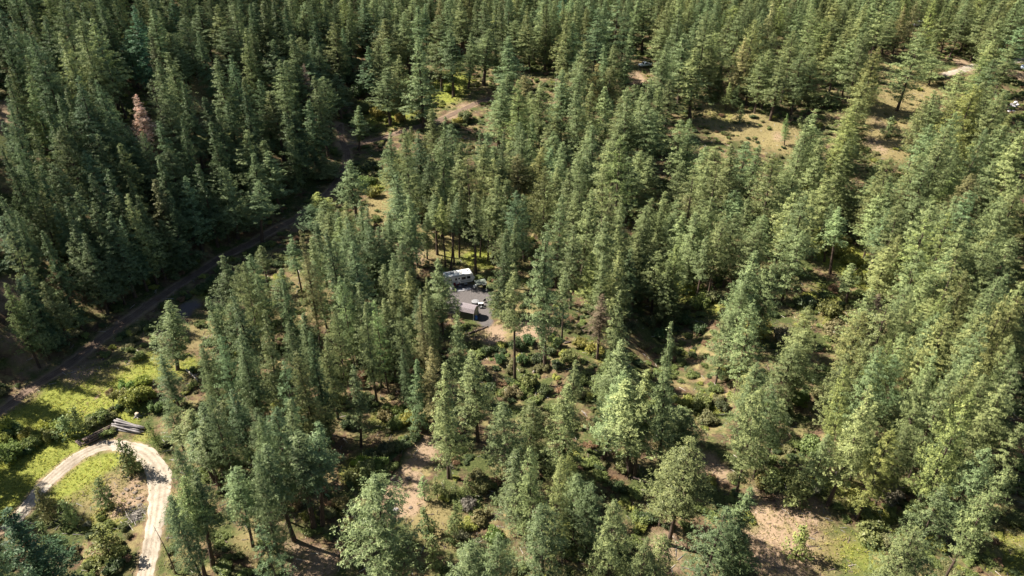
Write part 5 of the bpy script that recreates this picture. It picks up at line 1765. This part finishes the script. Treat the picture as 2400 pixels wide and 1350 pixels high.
for x in (-1, 1):
    for y in (-1, 1):
        mb = MB()
        mb.box((x * (SL / 2 + 0.012), y * (hw + 0.012), SH / 2), (0.1, 0.1, SH - 0.02), M_ROOFW)
        mb.build('corner_trim', sh)
mb = MB()
mb.box((SL / 2 + 0.02, 0.1, 0.9), (0.05, 1.1, 1.7), M_TANWALL)
d = mb.build('door', sh)
mb = MB()
mb.box((SL / 2 + 0.05, 0.1, 0.9), (0.03, 0.06, 1.7), M_ROOFW)
mb.box((SL / 2 + 0.05, 0.1, 1.72), (0.03, 1.1, 0.08), M_ROOFW)
mb.build('door_trim', d)
o = camp('water_barrel', 'blue plastic barrel beside the right end of the shed', 'barrel', 1116, 749)
mb = MB()
mb.tube([(0, 0, 0), (0, 0, 0.1), (0, 0, 0.3), (0, 0, 0.62), (0, 0, 0.82), (0, 0, 0.9)], [0.27, 0.3, 0.31, 0.31, 0.3, 0.26], M_BLUE, 16)
mb.build('body', o, True)
mb = MB()
mb.tube([(0, 0, 0.9), (0, 0, 0.94)], 0.24, M_BLUE, 14)
mb.build('lid', o)
o = camp('dark_bucket', 'small dark bucket on the gravel right of the shed', 'bucket', 1121, 735)
mb = MB()
mb.tube([(0, 0, 0), (0, 0, 0.42)], [0.18, 0.24], M_BLACK, 12)
mb.build('body', o)
mb = MB()
mb.tube([(-0.24, 0, 0.4), (0, 0, 0.6), (0.24, 0, 0.4)], 0.012, M_GREYP, 4)
mb.build('handle', o)


# ------------------------------------------------------------------ vehicles among the far trees
def vehicle(name, label, cat, px, py, rz, paint, kind):
    o = camp(name, label, cat, px, py, rz)
    if kind == 'pickup':
        body = [(-2.7, 0.5), (2.55, 0.5), (2.7, 0.75), (2.62, 1.05), (1.25, 1.15), (0.55, 1.78), (-0.75, 1.8), (-0.95, 1.1), (-2.7, 1.1)]
        L0, L1 = -1.75, 1.75
    elif kind == 'van':
        body = [(-2.9, 0.45), (2.8, 0.45), (2.9, 1.0), (2.45, 1.3), (1.9, 2.35), (-2.75, 2.45), (-2.9, 2.2)]
        L0, L1 = -1.9, 1.9
    else:
        body = [(-2.2, 0.4), (2.15, 0.4), (2.25, 0.75), (1.2, 0.95), (0.5, 1.45), (-1.4, 1.5), (-2.05, 1.0), (-2.25, 0.9)]
        L0, L1 = -1.35, 1.4
    mb = MB()
    mb.prism(body, -0.92, 0.92, paint)
    mb.build('body', o)
    if kind == 'pickup':
        wins = [(-0.12, 1.45, 0.9, 0.42)]
        front = ((1.22, 1.2), (0.6, 1.74))
    elif kind == 'van':
        wins = [(1.2, 1.75, 0.9, 0.6), (-0.2, 1.75, 1.1, 0.55), (-1.7, 1.75, 1.0, 0.55)]
        front = ((2.42, 1.38), (1.96, 2.26))
    else:
        wins = [(0.05, 1.2, 0.9, 0.36), (-1.0, 1.22, 0.8, 0.34)]
        front = ((1.15, 1.0), (0.56, 1.41))
    for x, z, w, h in wins:
        for s in (-1, 1):
            mb = MB()
            mb.box((x, s * 0.925, z), (w, 0.03, h), M_GLASS)
            mb.build('window', o)
    (x0, z0), (x1, z1) = front
    nrm = Vector((z1 - z0, 0, x0 - x1)).normalized() * 0.02
    mb = MB()
    mb.face([Vector((x0, -0.8, z0)) + nrm, Vector((x0, 0.8, z0)) + nrm, Vector((x1, 0.72, z1)) + nrm, Vector((x1, -0.72, z1)) + nrm], M_GLASS)
    mb.build('windscreen', o)
    if kind == 'pickup':
        mb = MB()
        mb.box((-1.83, 0, 1.11), (1.55, 1.5, 0.03), M_BLACK)
        mb.build('truck_bed', o)
    zr = {'pickup': 1.0, 'van': 2.35, 'car': 1.0}[kind]
    mb = MB()
    if kind == 'van':
        mb.box((-1.0, 0, 2.5), (0.6, 0.5, 0.16), M_GREYP)
    else:
        mb.box((0, 0, 0.42), (3.2, 1.6, 0.1), M_SKIRT)
    mb.build('roof_vent' if kind == 'van' else 'chassis', o)
    mb = MB()
    mb.box((body[1][0] + 0.08, 0, 0.6), (0.1, 1.8, 0.2), M_GREYP)
    mb.build('bumper', o)
    for s in (-1, 1):
        mb = MB()
        mb.box((body[2][0] - 0.02, s * 0.68, 0.82), (0.08, 0.3, 0.16), M_ROOFW)
        mb.build('headlight', o)
    for x in (L0, L1):
        for s in (-1, 1):
            wheel(o, x, s * 0.82, 0.38 if kind != 'car' else 0.32, 0.24)


M_PALEBLUE = simple_mat('pale_blue_paint', (0.58, 0.66, 0.78), 0.35, 0.04, 2.0)
vehicle('pickup_truck', 'pale blue pickup parked among pines at the top of the view', 'pickup', 1511, 156, 3.6, M_PALEBLUE, 'pickup')
vehicle('camper_van', 'white camper van half hidden by pines near the upper right', 'van', 2150, 62, 3.5, M_WHITE, 'van')
vehicle('parked_car', 'pale blue-white car by the far gravel road at the right edge', 'car', 2398, 161, 0.9, M_PALEBLUE, 'car')

TRIS = sum(len(m.polygons) * 2 for m in bpy.data.meshes)
print('TRIS', TRIS)
